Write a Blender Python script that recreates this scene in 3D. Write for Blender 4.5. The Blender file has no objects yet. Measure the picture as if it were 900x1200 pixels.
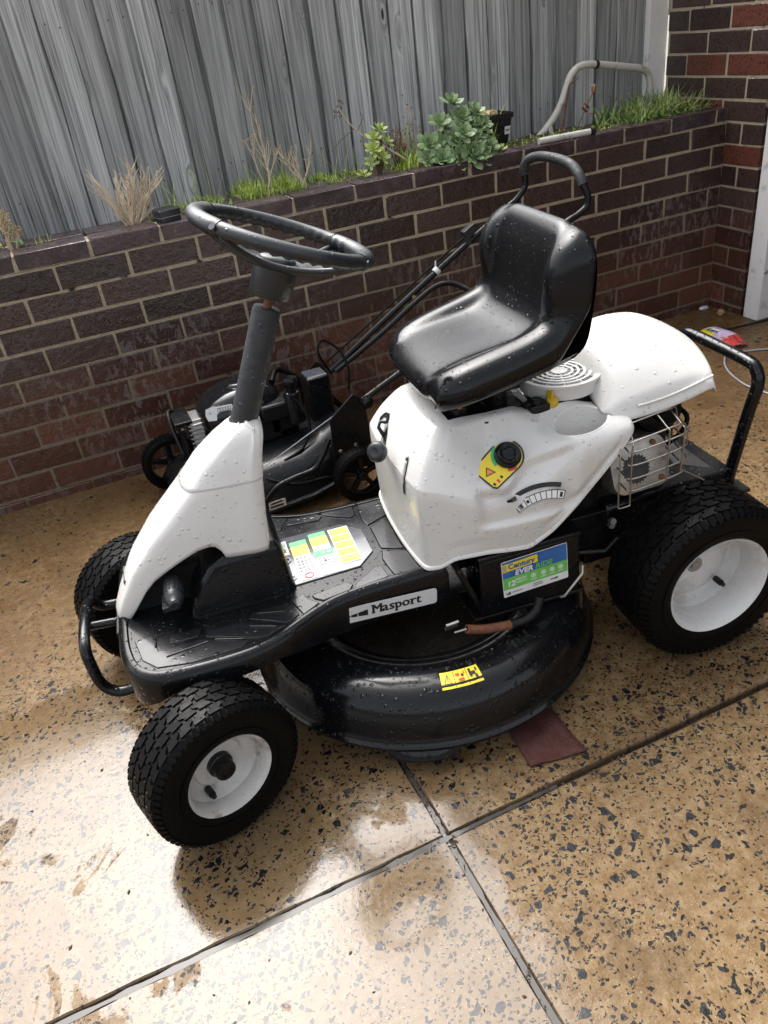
import bpy, bmesh, math, random
from mathutils import Vector, Matrix, Euler
random.seed(7)
PI = math.pi
S = bpy.context.scene
COL = S.collection
def V3(*a): return Vector(a)

# ------------------------------------------------------------------ camera
cam_d = bpy.data.cameras.new('camera'); cam = bpy.data.objects.new('camera', cam_d); COL.objects.link(cam)
CAM = Vector((0.02166, -2.86032, 1.35886))
def cam_axes(yaw, pitch, roll):
    f = Vector((math.sin(yaw)*math.cos(pitch), math.cos(yaw)*math.cos(pitch), -math.sin(pitch)))
    rt = Vector((math.cos(yaw), -math.sin(yaw), 0)); up = rt.cross(f)
    R = math.cos(roll)*rt + math.sin(roll)*up; U = -math.sin(roll)*rt + math.cos(roll)*up
    return R, U, f
R_, U_, F_ = cam_axes(0.336574, 0.558249, -0.143612)
m = Matrix((R_, U_, -F_)).transposed().to_4x4(); m.translation = CAM
cam.matrix_world = m
cam_d.sensor_fit = 'VERTICAL'; cam_d.sensor_height = 36.0; cam_d.sensor_width = 27.0
cam_d.lens = 36.0*915/1200; cam_d.clip_start = 0.02; cam_d.clip_end = 500
S.camera = cam

# ------------------------------------------------------------------ light: bright overcast, brightest over the fence
SUN_EL, SUN_AZ = 56.0, -4.0      # elevation, azimuth from +Y towards +X (degrees)
w = bpy.data.worlds.new('World'); S.world = w; w.use_nodes = True
nt = w.node_tree; nt.nodes.clear()
out = nt.nodes.new('ShaderNodeOutputWorld'); bg = nt.nodes.new('ShaderNodeBackground')
sky = nt.nodes.new('ShaderNodeTexSky'); sky.sky_type = 'NISHITA'; sky.sun_disc = False
sky.sun_elevation = math.radians(SUN_EL); sky.sun_rotation = math.radians(SUN_AZ)
sky.air_density = 1.0; sky.dust_density = 6.0; sky.ozone_density = 1.0
hs = nt.nodes.new('ShaderNodeHueSaturation'); hs.inputs['Saturation'].default_value = 0.30; hs.inputs['Value'].default_value = 1.0
bg.inputs['Strength'].default_value = 0.15
nt.links.new(sky.outputs[0], hs.inputs['Color']); nt.links.new(hs.outputs[0], bg.inputs['Color']); nt.links.new(bg.outputs[0], out.inputs['Surface'])
sl = bpy.data.lights.new('sun', 'SUN'); so = bpy.data.objects.new('sun', sl); COL.objects.link(so)
sl.energy = 0.95; sl.angle = math.radians(52); sl.color = (1.0, 0.992, 0.98)
sd = Vector((math.sin(math.radians(SUN_AZ))*math.cos(math.radians(SUN_EL)), math.cos(math.radians(SUN_AZ))*math.cos(math.radians(SUN_EL)), math.sin(math.radians(SUN_EL))))
so.rotation_euler = sd.to_track_quat('Z', 'Y').to_euler(); so.location = (0, 2, 6)
S.view_settings.view_transform = 'Standard'; S.view_settings.look = 'None'
S.view_settings.exposure = 1.52; S.view_settings.gamma = 1.0; S.view_settings.use_curve_mapping = False

# ------------------------------------------------------------------ node material helper
class M:
    def __init__(s, name):
        s.m = bpy.data.materials.new(name); s.m.use_nodes = True; s.t = s.m.node_tree; s.n = s.t.nodes
        s.p = s.n['Principled BSDF']; s.tc = s.n.new('ShaderNodeTexCoord')
    def new(s, typ, **kw):
        n = s.n.new(typ)
        for k, v in kw.items(): setattr(n, k, v)
        return n
    def L(s, a, b): s.t.links.new(a, b)
    def inp(s, sock, v):
        if isinstance(v, (int, float)): sock.default_value = v
        elif isinstance(v, (tuple, list)):
            sock.default_value = tuple(v) + ((1,) if len(v) == 3 and len(sock.default_value) == 4 else ())
        else: s.L(v, sock)
    def coord(s, kind='Object', scale=(1, 1, 1), loc=(0, 0, 0), rot=(0, 0, 0)):
        mp = s.new('ShaderNodeMapping'); mp.inputs['Scale'].default_value = scale; mp.inputs['Location'].default_value = loc; mp.inputs['Rotation'].default_value = rot
        s.L(s.tc.outputs[kind], mp.inputs['Vector']); return mp.outputs[0]
    def world(s):
        g = s.new('ShaderNodeNewGeometry'); return g.outputs['Position']
    def noise(s, vec, scale, detail=3, rough=0.55, dist=0.0, out='Fac'):
        n = s.new('ShaderNodeTexNoise'); s.L(vec, n.inputs['Vector']); n.inputs['Scale'].default_value = scale
        n.inputs['Detail'].default_value = detail; n.inputs['Roughness'].default_value = rough; n.inputs['Distortion'].default_value = dist
        return n.outputs[out]
    def vor(s, vec, scale, feature='F1', out='Distance', dim='3D', rnd=1.0):
        n = s.new('ShaderNodeTexVoronoi', feature=feature, voronoi_dimensions=dim); s.L(vec, n.inputs['Vector']); n.inputs['Scale'].default_value = scale
        n.inputs['Randomness'].default_value = rnd
        return n.outputs[out]
    def math(s, op, a, b=0.0, c=0.0, clamp=False):
        n = s.new('ShaderNodeMath', operation=op, use_clamp=clamp); s.inp(n.inputs[0], a); s.inp(n.inputs[1], b); s.inp(n.inputs[2], c); return n.outputs[0]
    def ss(s, x, a, b, lo=0.0, hi=1.0):
        n = s.new('ShaderNodeMapRange', interpolation_type='SMOOTHSTEP'); s.inp(n.inputs[0], x)
        for i, v in zip((1, 2, 3, 4), (a, b, lo, hi)): s.inp(n.inputs[i], v)
        return n.outputs[0]
    def mix(s, f, a, b, blend='MIX'):
        n = s.new('ShaderNodeMix', data_type='RGBA', blend_type=blend); s.inp(n.inputs[0], f); s.inp(n.inputs[6], a); s.inp(n.inputs[7], b); return n.outputs[2]
    def rnd(s): return s.new('ShaderNodeObjectInfo').outputs['Random']
    def bump(s, h, strength=0.5, dist=0.002, normal=None):
        n = s.new('ShaderNodeBump'); s.L(h, n.inputs['Height']); n.inputs['Strength'].default_value = strength; n.inputs['Distance'].default_value = dist
        if normal is not None: s.L(normal, n.inputs['Normal'])
        return n.outputs[0]
    def sep(s, vec):
        n = s.new('ShaderNodeSeparateXYZ'); s.L(vec, n.inputs[0]); return n.outputs
    def set(s, **kw):
        names = dict(base='Base Color', rough='Roughness', metal='Metallic', normal='Normal', coat='Coat Weight', coatr='Coat Roughness', ior='IOR', spec='Specular IOR Level', emit='Emission Color', emits='Emission Strength', trans='Transmission Weight', alpha='Alpha', sss='Subsurface Weight')
        for k, v in kw.items(): s.inp(s.p.inputs[names[k]], v)
        return s.m
def drops(mm, vec, scale=110.0, dens=0.5, size=0.42, normal=None, strength=0.9, dist=0.0016):
    """rain droplets: bump height from a voronoi; returns (mask, normal)"""
    v = mm.new('ShaderNodeTexVoronoi'); mm.L(vec, v.inputs['Vector']); v.inputs['Scale'].default_value = scale
    r = mm.sep(v.outputs['Color'])
    rad = mm.math('MULTIPLY', mm.ss(r[0], 1-dens, 1.0, 0.0, 1.0), size)
    h = mm.math('SUBTRACT', rad, v.outputs['Distance'], clamp=True)
    h = mm.math('POWER', mm.math('MULTIPLY', h, 1/size), 0.5)
    mask = mm.ss(h, 0.02, 0.2)
    return mask, mm.bump(h, strength, dist, normal)

def plain(name, base, rough=0.5, metal=0.0, var=0.25, scale=20, bumps=0.0, wet=0.0, dscale=110, dens=0.5, coat=0.0, dirt=None):
    a = M(name); c = a.coord(); n = a.noise(c, scale, 4)
    dark = tuple(x*(1-var) for x in base); lite = tuple(min(1, x*(1+var)) for x in base)
    col = a.mix(n, dark, lite)
    if dirt: col = a.mix(a.ss(a.noise(c, scale*0.6, 5, 0.65), 0.55, 0.72, 0, dirt[1]), col, dirt[0])
    nor = None
    if bumps: nor = a.bump(a.noise(c, scale*6, 3), bumps, 0.002)
    rg = a.ss(a.noise(c, scale*1.7, 3), 0.3, 0.7, rough*0.8, min(1, rough*1.25))
    if wet:
        mk, nor = drops(a, c, dscale, dens, 0.42, nor, wet)
        rg = a.math('SUBTRACT', rg, a.math('MULTIPLY', mk, rough*0.8), clamp=True)
    kw = dict(base=col, rough=rg, metal=metal)
    if nor is not None: kw['normal'] = nor
    if coat: kw['coat'] = coat; kw['coatr'] = 0.05
    return a.set(**kw)

MAT = {}
# ground -------------------------------------------------------------
def concrete():
    a = M('wet_aggregate_concrete'); P = a.world(); x, y, z = a.sep(P)
    wob = a.noise(P, 3.2, 5, 0.6)
    wob2 = a.noise(P, 14, 4, 0.6)
    # front-left slab carries a thin film of standing water with its own greyer base tone
    edge = a.math('ADD', y, a.math('ADD', a.math('MULTIPLY', wob, 0.25), a.math('MULTIPLY', wob2, 0.10)))
    frontz = a.ss(edge, -0.955, -0.935, 1.0, 0.0)
    leftz = a.ss(a.math('ADD', x, a.math('MULTIPLY', wob, 0.3)), 0.50, 0.66, 1.0, 0.0)
    nearj = a.ss(a.math('ABSOLUTE', a.math('ADD', x, -0.40)), 0.05, 0.30, 1.0, 0.0)
    film = a.math('MULTIPLY', frontz, leftz)
    film = a.math('MULTIPLY', film, a.ss(a.noise(P, 4.2, 6, 0.60, 0.7), 0.575, 0.615, 1.0, 0.25))
    # tan cement
    n1 = a.noise(P, 5, 6, 0.6); n2 = a.noise(P, 40, 4, 0.6); n3 = a.noise(P, 260, 3, 0.6)
    c = a.mix(n1, (.100, .054, .019), (.185, .115, .048))
    c = a.mix(a.ss(n2, 0.35, 0.7), c, (.205, .140, .072))
    c = a.mix(a.math('MULTIPLY', a.ss(n3, 0.55, 0.75), 0.5), c, (.13, .085, .05))
    pale = a.mix(n1, (.078, .050, .025), (.14, .098, .056))
    c = a.mix(a.math('MULTIPLY', film, 0.60), c, pale)
    # patchy brown tint near the wall, deepened in colour to offset sun glare there
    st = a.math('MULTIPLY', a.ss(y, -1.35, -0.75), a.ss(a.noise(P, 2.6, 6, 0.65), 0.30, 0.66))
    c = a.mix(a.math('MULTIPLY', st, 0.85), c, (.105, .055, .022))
    dampc = a.ss(a.noise(P, 4.5, 6, 0.6, 0.6), 0.50, 0.66)
    c = a.mix(a.math('MULTIPLY', dampc, 0.55), c, (.080, .045, .018))
    # black stone chips in two sizes, angular
    dens_map = a.ss(a.noise(P, 3.3, 4, 0.6), 0.34, 0.62, 0.42, 1.0)
    far = a.ss(y, -1.3, -0.7, 1.0, 0.22)
    ws = a.new('ShaderNodeVectorMath', operation='MULTIPLY_ADD'); a.L(a.noise(P, 60, 2, 0.5, 0, 'Color'), ws.inputs[0]); ws.inputs[1].default_value = (.012, .012, 0); a.L(P, ws.inputs[2])
    fl = a.new('ShaderNodeVectorMath', operation='MULTIPLY'); a.L(ws.outputs[0], fl.inputs[0]); fl.inputs[1].default_value = (1, 1, 0)
    def chips(sc, thr, inset):
        col = a.sep(a.vor(fl.outputs[0], sc, 'F1', 'Color', '2D')); e = a.vor(fl.outputs[0], sc, 'DISTANCE_TO_EDGE', 'Distance', '2D')
        pick = a.math('LESS_THAN', col[0], a.math('MULTIPLY', a.math('MULTIPLY', dens_map, far), thr))
        ins = a.math('MULTIPLY', col[1], inset)
        sh = a.ss(e, a.math('ADD', ins, 0.02), a.math('ADD', ins, 0.10))
        return a.math('MULTIPLY', pick, sh), col
    k1, col1 = chips(60, 0.17, 0.34); k2, col2 = chips(104, 0.24, 0.32); k3, col3 = chips(200, 0.24, 0.2)
    chip = a.math('MAXIMUM', a.math('MAXIMUM', k1, k2), k3)
    ccol = a.mix(col2[2], (.004, .004, .005), (.016, .016, .018))
    chipf = a.math('MULTIPLY', chip, 1.0)
    c = a.mix(chipf, c, ccol)
    wsp = a.math('MULTIPLY', a.math('LESS_THAN', a.vor(P, 210, 'F1'), 0.13), a.ss(a.noise(P, 12, 3), .45, .6))  # small white glints painted into the colour as pale specks
    c = a.mix(a.math('MULTIPLY', wsp, .7), c, (.55, .50, .40))
    # dark cement lips at the joints
    jd = a.math('MINIMUM', a.math('ABSOLUTE', a.math('ADD', x, -0.366)), a.math('ABSOLUTE', a.math('ADD', y, 1.97)))
    c = a.mix(a.math('MULTIPLY', a.ss(a.math('ADD', jd, a.math('MULTIPLY', wob2, 0.012)), 0.010, 0.020, 1, 0), 0.7), c, (.085, .06, .04))
    rough = a.ss(a.noise(P, 9, 5, 0.6), 0.3, 0.7, 0.16, 0.40)
    r2 = a.ss(a.noise(P, 5, 5, 0.6, 1.0), 0.44, 0.60, 0.05, 0.14)
    rg = a.new('ShaderNodeMix', data_type='FLOAT'); a.L(film, rg.inputs[0]); a.L(rough, rg.inputs[2]); a.L(r2, rg.inputs[3])
    hgt = a.math('ADD', a.math('MULTIPLY', n2, 0.55), a.math('ADD', a.math('MULTIPLY', a.noise(P, 95, 5, 0.65, 0.4), 0.75), a.math('MULTIPLY', chip, 0.10)))
    bstr = a.new('ShaderNodeBump'); a.L(hgt, bstr.inputs['Height']); bstr.inputs['Distance'].default_value = 0.004
    a.L(a.ss(film, 0, 1, 0.85, 0.10), bstr.inputs['Strength'])
    return a.set(base=c, rough=rg.outputs[0], normal=bstr.outputs[0], ior=1.335, spec=a.ss(film, 0, 1, 0.32, 0.5), coat=a.ss(film, 0, 1, 0.0, 0.17), coatr=0.06)
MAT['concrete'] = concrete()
def joint_mat():
    a = M('wet_joint'); P = a.world(); n = a.noise(P, 25, 5)
    return a.set(base=a.mix(n, (.05, .038, .028), (.16, .12, .085)), rough=a.ss(a.noise(P, 7, 3), .4, .6, .08, .5), normal=a.bump(n, .4, .004))
MAT['joint'] = joint_mat()
def brick(name, low=False):
    a = M(name); P = a.world(); x, y, z = a.sep(P); r = a.rnd(); O = a.coord('Object')
    n = a.noise(P, 9, 4); fine = a.noise(P, 140, 3)
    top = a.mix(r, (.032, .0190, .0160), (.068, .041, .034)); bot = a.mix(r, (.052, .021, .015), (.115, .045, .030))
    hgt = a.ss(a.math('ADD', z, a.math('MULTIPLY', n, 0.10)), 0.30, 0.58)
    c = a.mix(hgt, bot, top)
    c = a.mix(a.math('MULTIPLY', a.ss(r, 0.90, 0.93, 0.0, 0.75), a.ss(x, 2.815, 2.825)), c, (.15, .042, .024))
    c = a.mix(a.math('MULTIPLY', a.ss(fine, .5, .75), .25), c, (.10, .07, .06))
    # grey streaks, stronger low down: stretched noise down the face
    mp = a.new('ShaderNodeMapping'); a.L(P, mp.inputs[0]); mp.inputs['Scale'].default_value = (1, 1, 0.42)
    vnoise = a.noise(mp.outputs[0], 42, 5, 0.62, 0.4)
    zone = a.ss(a.noise(P, 2.6, 3), 0.38, 0.58)
    streak = a.math('MULTIPLY', a.math('MULTIPLY', a.ss(vnoise, 0.52, 0.56), zone), a.ss(z, 0.50, 0.62, 1.0, 0.12))
    c = a.mix(a.math('MULTIPLY', streak, 0.60), c, (.145, .118, .108))
    spl = a.math('LESS_THAN', a.vor(P, 70, 'F1'), 0.30)
    c = a.mix(a.math('MULTIPLY', a.math('MULTIPLY', spl, a.ss(z, .45, .6)), 0.6), c, (.013, .008, .008))
    rg = a.mix(streak, (.34,)*3, (.6,)*3)
    nn = a.bump(a.math('ADD', fine, a.math('MULTIPLY', a.noise(P, 30, 3), 2.5)), 0.6, 0.003)
    return a.set(base=c, rough=a.math('ADD', a.math('MULTIPLY', streak, .25), .22), normal=nn)
MAT['brick'] = brick('brown_brick')
def coping_mat():
    a = M('coping_brick'); P = a.world(); r = a.rnd(); n = a.noise(P, 18, 5, .6)
    c = a.mix(r, (.040, .024, .026), (.075, .046, .048))
    c = a.mix(a.math('MULTIPLY', a.ss(n, .45, .7), .5), c, (.14, .10, .10))
    c = a.mix(a.math('MULTIPLY', a.math('LESS_THAN', a.vor(P, 75, 'F1'), .3), .5), c, (.016, .010, .010))
    return a.set(base=c, rough=a.ss(a.noise(P, 30, 3), .35, .65, .22, .5), normal=a.bump(a.noise(P, 90, 4), .5, .003))
MAT['coping'] = coping_mat()
def mortar():
    a = M('mortar'); P = a.world(); n = a.noise(P, 30, 5, .65); x, y, z = a.sep(P)
    c = a.mix(n, (.22, .175, .12), (.56, .47, .33))
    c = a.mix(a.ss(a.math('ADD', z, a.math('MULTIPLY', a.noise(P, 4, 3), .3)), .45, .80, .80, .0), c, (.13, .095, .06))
    c = a.mix(a.ss(a.noise(P, 12, 4), .62, .72), c, (.02, .016, .012))
    return a.set(base=c, rough=.85, normal=a.bump(a.noise(P, 200, 4), .8, .004))
MAT['mortar'] = mortar()
def wood(name, c0, c1, c2):
    a = M(name); r = a.rnd()
    cb = a.new('ShaderNodeCombineXYZ'); a.L(a.math('MULTIPLY', r, 37.0), cb.inputs[0]); a.L(a.math('MULTIPLY', r, 91.0), cb.inputs[2])
    ad = a.new('ShaderNodeVectorMath', operation='ADD'); a.L(a.tc.outputs['Object'], ad.inputs[0]); a.L(cb.outputs[0], ad.inputs[1])
    O = ad.outputs[0]
    kn = a.new('ShaderNodeMapping'); a.L(O, kn.inputs[0]); kn.inputs['Scale'].default_value = (15, 15, 4.2)
    kv = a.new('ShaderNodeTexVoronoi'); a.L(kn.outputs[0], kv.inputs['Vector']); kv.inputs['Scale'].default_value = 1.0
    kd = kv.outputs['Distance']; pick = a.math('LESS_THAN', a.sep(kv.outputs['Color'])[0], 0.26)
    near = a.math('MULTIPLY', a.ss(kd, 0.0, 0.42, 1.0, 0.0), pick)
    # grain lines bend around the knots
    gm = a.new('ShaderNodeMapping'); a.L(O, gm.inputs[0]); gm.inputs['Scale'].default_value = (90, 90, 1.6)
    off = a.new('ShaderNodeVectorMath', operation='ADD'); cc = a.new('ShaderNodeCombineXYZ'); a.L(a.math('MULTIPLY', near, 5.0), cc.inputs[0]); a.L(gm.outputs[0], off.inputs[0]); a.L(cc.outputs[0], off.inputs[1])
    g = a.noise(off.outputs[0], 1.0, 5, 0.6, 0.5)
    g2 = a.noise(gm.outputs[0], 3.2, 3, 0.6)
    big = a.noise(a.coord('Object', (9, 9, .8)), 1.0, 3)
    c = a.mix(a.ss(g, .28, .72), c0, c1); c = a.mix(a.ss(g2, .45, .75, 0, .6), c, c2)
    c = a.mix(a.ss(big, .42, .72, 0, .5), c, c0)
    dk = a.new('ShaderNodeMix', data_type='RGBA', blend_type='MULTIPLY'); dk.inputs[0].default_value = 1; a.L(c, dk.inputs[6]); cw = a.new('ShaderNodeCombineXYZ'); tn = a.ss(r, 0, 1, .55, 1.12); [a.L(tn, cw.inputs[k_]) for k_ in range(3)]; a.L(cw.outputs[0], dk.inputs[7]); c = dk.outputs[2]
    ring = a.math('MULTIPLY', a.ss(a.math('SINE', a.math('MULTIPLY', kd, 34.0)), -.4, .6), near)
    c = a.mix(a.math('MULTIPLY', ring, .45), c, tuple(k*.35 for k in c0))
    c = a.mix(a.math('MULTIPLY', a.ss(kd, .06, .10, 1, 0), pick), c, (.018, .016, .014))
    crack = a.ss(a.noise(a.coord('Object', (70, 70, .9), (3, 1, 0)), 1.0, 2), .70, .73)
    c = a.mix(a.math('MULTIPLY', crack, .8), c, (.02, .02, .02))
    return a.set(base=c, rough=.62, normal=a.bump(a.math('SUBTRACT', g, crack), .5, .003))
MAT['paling'] = wood('weathered_paling', (.19, .195, .192), (.70, .71, .69), (.80, .80, .78))
MAT['whitepost'] = plain('flaking_white_paint', (.80, .79, .76), .5, var=.06, scale=30, bumps=.3, dirt=((.25, .22, .18), .5))
MAT['whitetube'] = plain('chalky_white_tube', (.58, .56, .50), .45, var=.1, scale=30, dirt=((.22, .17, .11), .7))
MAT['soil'] = plain('garden_soil', (.055, .042, .030), .9, var=.5, scale=25, bumps=1.0)
# mower ---------------------------------------------------------------
def white_plastic():
    a = M('wet_white_plastic'); c = a.coord()
    n = a.noise(c, 9, 4); col = a.mix(n, (.60, .585, .555), (.68, .665, .635))
    dt = a.math('MULTIPLY', a.ss(a.noise(c, 55, 6, .7), .60, .75), a.ss(a.noise(c, 6, 3), .5, .68))
    col = a.mix(a.math('MULTIPLY', dt, .45), col, (.30, .26, .20))
    sp = a.math('MULTIPLY', a.math('LESS_THAN', a.vor(c, 40, 'F1'), 0.055), 1.0)
    col = a.mix(a.math('MULTIPLY', sp, .7), col, (.12, .11, .10))
    mk, nr = drops(a, c, 95, .34, .40, None, .95, .0022)
    mk2, nr2 = drops(a, c, 210, .30, .42, nr, .7, .0012)
    rg = a.math('SUBTRACT', .30, a.math('MULTIPLY', mk, .26))
    return a.set(base=col, rough=rg, normal=nr2, coat=.35, coatr=.08)
MAT['white'] = white_plastic()
def black_plastic(name, base=.004, rough=.22, dsc=120, dens=.45, coat=.0, st=1.0):
    a = M(name); c = a.coord(); n = a.noise(c, 14, 4)
    col = a.mix(n, (base*.7, base*.75, base*.85), (base*1.4, base*1.5, base*1.8))
    mk, nr = drops(a, c, dsc, dens, .44, a.bump(a.noise(c, 500, 2), .12, .0006), st, .0018)
    mk2, nr2 = drops(a, c, dsc*2.1, dens*.8, .42, nr, st*.8, .001)
    w = a.ss(a.noise(c, 7, 4), .42, .62, rough, rough*.55)
    rg = a.math('MULTIPLY', w, a.ss(mk, 0, 1, 1.0, .15))
    return a.set(base=col, rough=rg, normal=nr2, coat=coat, coatr=.06, spec=.26)
MAT['black'] = black_plastic('wet_black_plastic')
MAT['vinyl'] = black_plastic('wet_black_vinyl', .005, .24, 105, .26, 0.0, .9)
MAT['deck'] = black_plastic('wet_black_enamel', .004, .20, 80, .75, .12, 1.4)
MAT['pad'] = black_plastic('wet_tread_pad', .008, .24, 60, .3, .15, .6)
MAT['panel'] = black_plastic('glossy_grey_panel', .055, .10, 60, .2, .8, .4)
MAT['greyplastic'] = plain('faded_grey_plastic', (.019, .022, .025), .36, var=.25, scale=30, wet=.8, dscale=120, dens=.3)
MAT['foam'] = plain('worn_foam_sleeve', (.022, .024, .027), .62, var=.45, scale=26, bumps=.5, wet=.9, dscale=85, dens=.45)
MAT['rubber'] = plain('wet_tyre_rubber', (.0030, .0030, .0030), .40, var=.35, scale=30, bumps=.35, wet=.5, dscale=150, dens=.25)
for _k in ('rubber',): MAT[_k].node_tree.nodes['Principled BSDF'].inputs['Specular IOR Level'].default_value = .10
MAT['rim'] = plain('white_wheel_paint', (.62, .61, .59), .30, var=.08, scale=16, wet=.6, dscale=130, dens=.2, dirt=((.28, .23, .17), .45))
MAT['rimold'] = plain('grimy_white_wheel_paint', (.50, .48, .45), .34, var=.2, scale=26, wet=.6, dscale=130, dens=.25, dirt=((.15, .10, .065), .85))
MAT['steel'] = plain('dull_steel', (.42, .41, .39), .35, metal=.9, var=.2, scale=40, dirt=((.20, .09, .04), .5))
MAT['wire'] = plain('cage_wire', (.36, .34, .30), .32, metal=.9, var=.2, scale=60)
MAT['heat'] = plain('muffler_metal', (.34, .31, .28), .30, metal=.7, var=.3, scale=18, dirt=((.12, .05, .025), .8))
MAT['rust'] = plain('rust', (.17, .065, .030), .7, var=.5, scale=60, bumps=.6)
MAT['darkmetal'] = plain('dark_metal', (.006, .006, .0065), .4, metal=.3, var=.3, scale=30, wet=.5, dscale=150, dens=.25)
MAT['grease'] = plain('oily_black', (.003, .003, .003), .5, var=.5, scale=20, bumps=.5)
MAT['alu'] = plain('cast_aluminium', (.55, .54, .52), .38, metal=.8, var=.25, scale=40)
MAT['brassy'] = plain('brass_bolt', (.45, .30, .10), .35, metal=.8, var=.2, scale=60)
MAT['yellowp'] = plain('yellow_plastic', (.62, .40, .02), .35, var=.2, scale=40)
MAT['darkdirt'] = plain('muddy_deck_well', (.010, .007, .0045), .45, var=.6, scale=18, bumps=.6, wet=.6, dscale=150, dens=.3)
MAT['pblack'] = black_plastic('wet_black_steel', .005, .34, 110, .3, .0, .8)
MAT['shroud'] = black_plastic('wet_engine_shroud', .006, .18, 120, .3, .25, .7)
def flat(name, base, rough=.3, coat=.0): return plain(name, base, rough, var=.04, scale=40, coat=coat)
MAT['seam'] = flat('seam_shadow_plastic', (.40, .39, .37)); MAT['s_white'] = flat('print_white', (.74, .74, .72)); MAT['s_offw'] = plain('scuffed_print_white', (.52, .52, .50), .3, var=.12, scale=50, dirt=((.25, .25, .24), .6)); MAT['s_black'] = flat('print_black', (.012, .012, .012)); MAT['s_yellow'] = flat('print_yellow', (.78, .60, .03))
MAT['s_green'] = flat('print_green', (.05, .42, .12)); MAT['s_red'] = flat('print_red', (.62, .05, .04)); MAT['s_orange'] = flat('print_orange', (.75, .25, .04))
MAT['s_grey'] = flat('print_grey', (.22, .22, .23)); MAT['s_navy'] = flat('print_dark_green', (.02, .10, .08)); MAT['s_pink'] = flat('print_pink', (.62, .48, .66)); MAT['s_tan'] = flat('peeled_label', (.55, .42, .20))
MAT['s_silver'] = plain('badge_silver', (.60, .60, .59), .3, metal=.0, var=.08, scale=60)
def batt_blue():
    a = M('print_blue'); c = a.coord('Object', (1, 1, 1)); n = a.noise(c, 14, 4, .6, 1.0)
    return a.set(base=a.mix(n, (.010, .03, .16), (.05, .20, .50)), rough=.25)
MAT['s_blue'] = batt_blue()
MAT['s_lgreen'] = plain('print_leaf_green', (.16, .50, .10), .3, var=.35, scale=12)
MAT['mat'] = plain('red_brown_mat', (.055, .014, .010), .75, var=.35, scale=30, bumps=1.0)
MAT['litter_red'] = flat('litter_red', (.70, .06, .04), .4)
MAT['cable_b'] = flat('black_cable', (.012, .012, .012), .45); MAT['cable_g'] = flat('grey_cable', (.30, .32, .34), .4)
MAT['stonec'] = plain('orange_stone', (.40, .22, .11), .8, var=.2, scale=60)
def leafm(name, c0, c1, rough=.45, sss=0.0):
    a = M(name); r = a.rnd(); n = a.noise(a.coord(), 30, 3)
    c = a.mix(r, c0, c1); c = a.mix(a.ss(n, .4, .7, 0, .4), c, tuple(k*1.5 for k in c1))
    return a.set(base=c, rough=rough)
MAT['succ'] = leafm('succulent_leaf', (.13, .21, .095), (.24, .33, .15), .42)
MAT['succy'] = leafm('pale_succulent_leaf', (.28, .38, .08), (.42, .50, .14), .45)
def grassm(name, c0, c1, c2):
    a = M(name); P = a.world(); n = a.noise(P, 22, 3); n2 = a.noise(P, 75, 2)
    c = a.mix(a.ss(n, .35, .65), c0, c1); c = a.mix(a.ss(n2, .52, .7), c, c2)
    return a.set(base=c, rough=.5)
MAT['grass'] = grassm('grass_blades', (.16, .28, .03), (.40, .52, .08), (.60, .55, .20))
MAT['dryg'] = grassm('dry_grass', (.42, .40, .16), (.55, .48, .24), (.30, .36, .10)); MAT['weedg'] = grassm('corner_weed_leaf', (.09, .18, .035), (.22, .34, .07), (.45, .42, .18))
MAT['stalk'] = plain('dry_stalk', (.62, .51, .36), .8, var=.25, scale=30)
MAT['stalkd'] = plain('brown_stalk', (.14, .075, .045), .8, var=.3, scale=30)
MAT['deadleaf'] = plain('dead_leaf', (.32, .13, .035), .7, var=.4, scale=40)
MAT['redleaf'] = plain('red_leaf', (.30, .08, .04), .6, var=.4, scale=40)
MAT['seed'] = plain('seed_head', (.40, .30, .12), .8, var=.4, scale=80)
MAT['potm'] = plain('black_pot', (.012, .012, .013), .4, var=.2, scale=40, wet=.5)
MAT['debris'] = plain('debris', (.05, .03, .018), .8, var=.6, scale=90)

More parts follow.
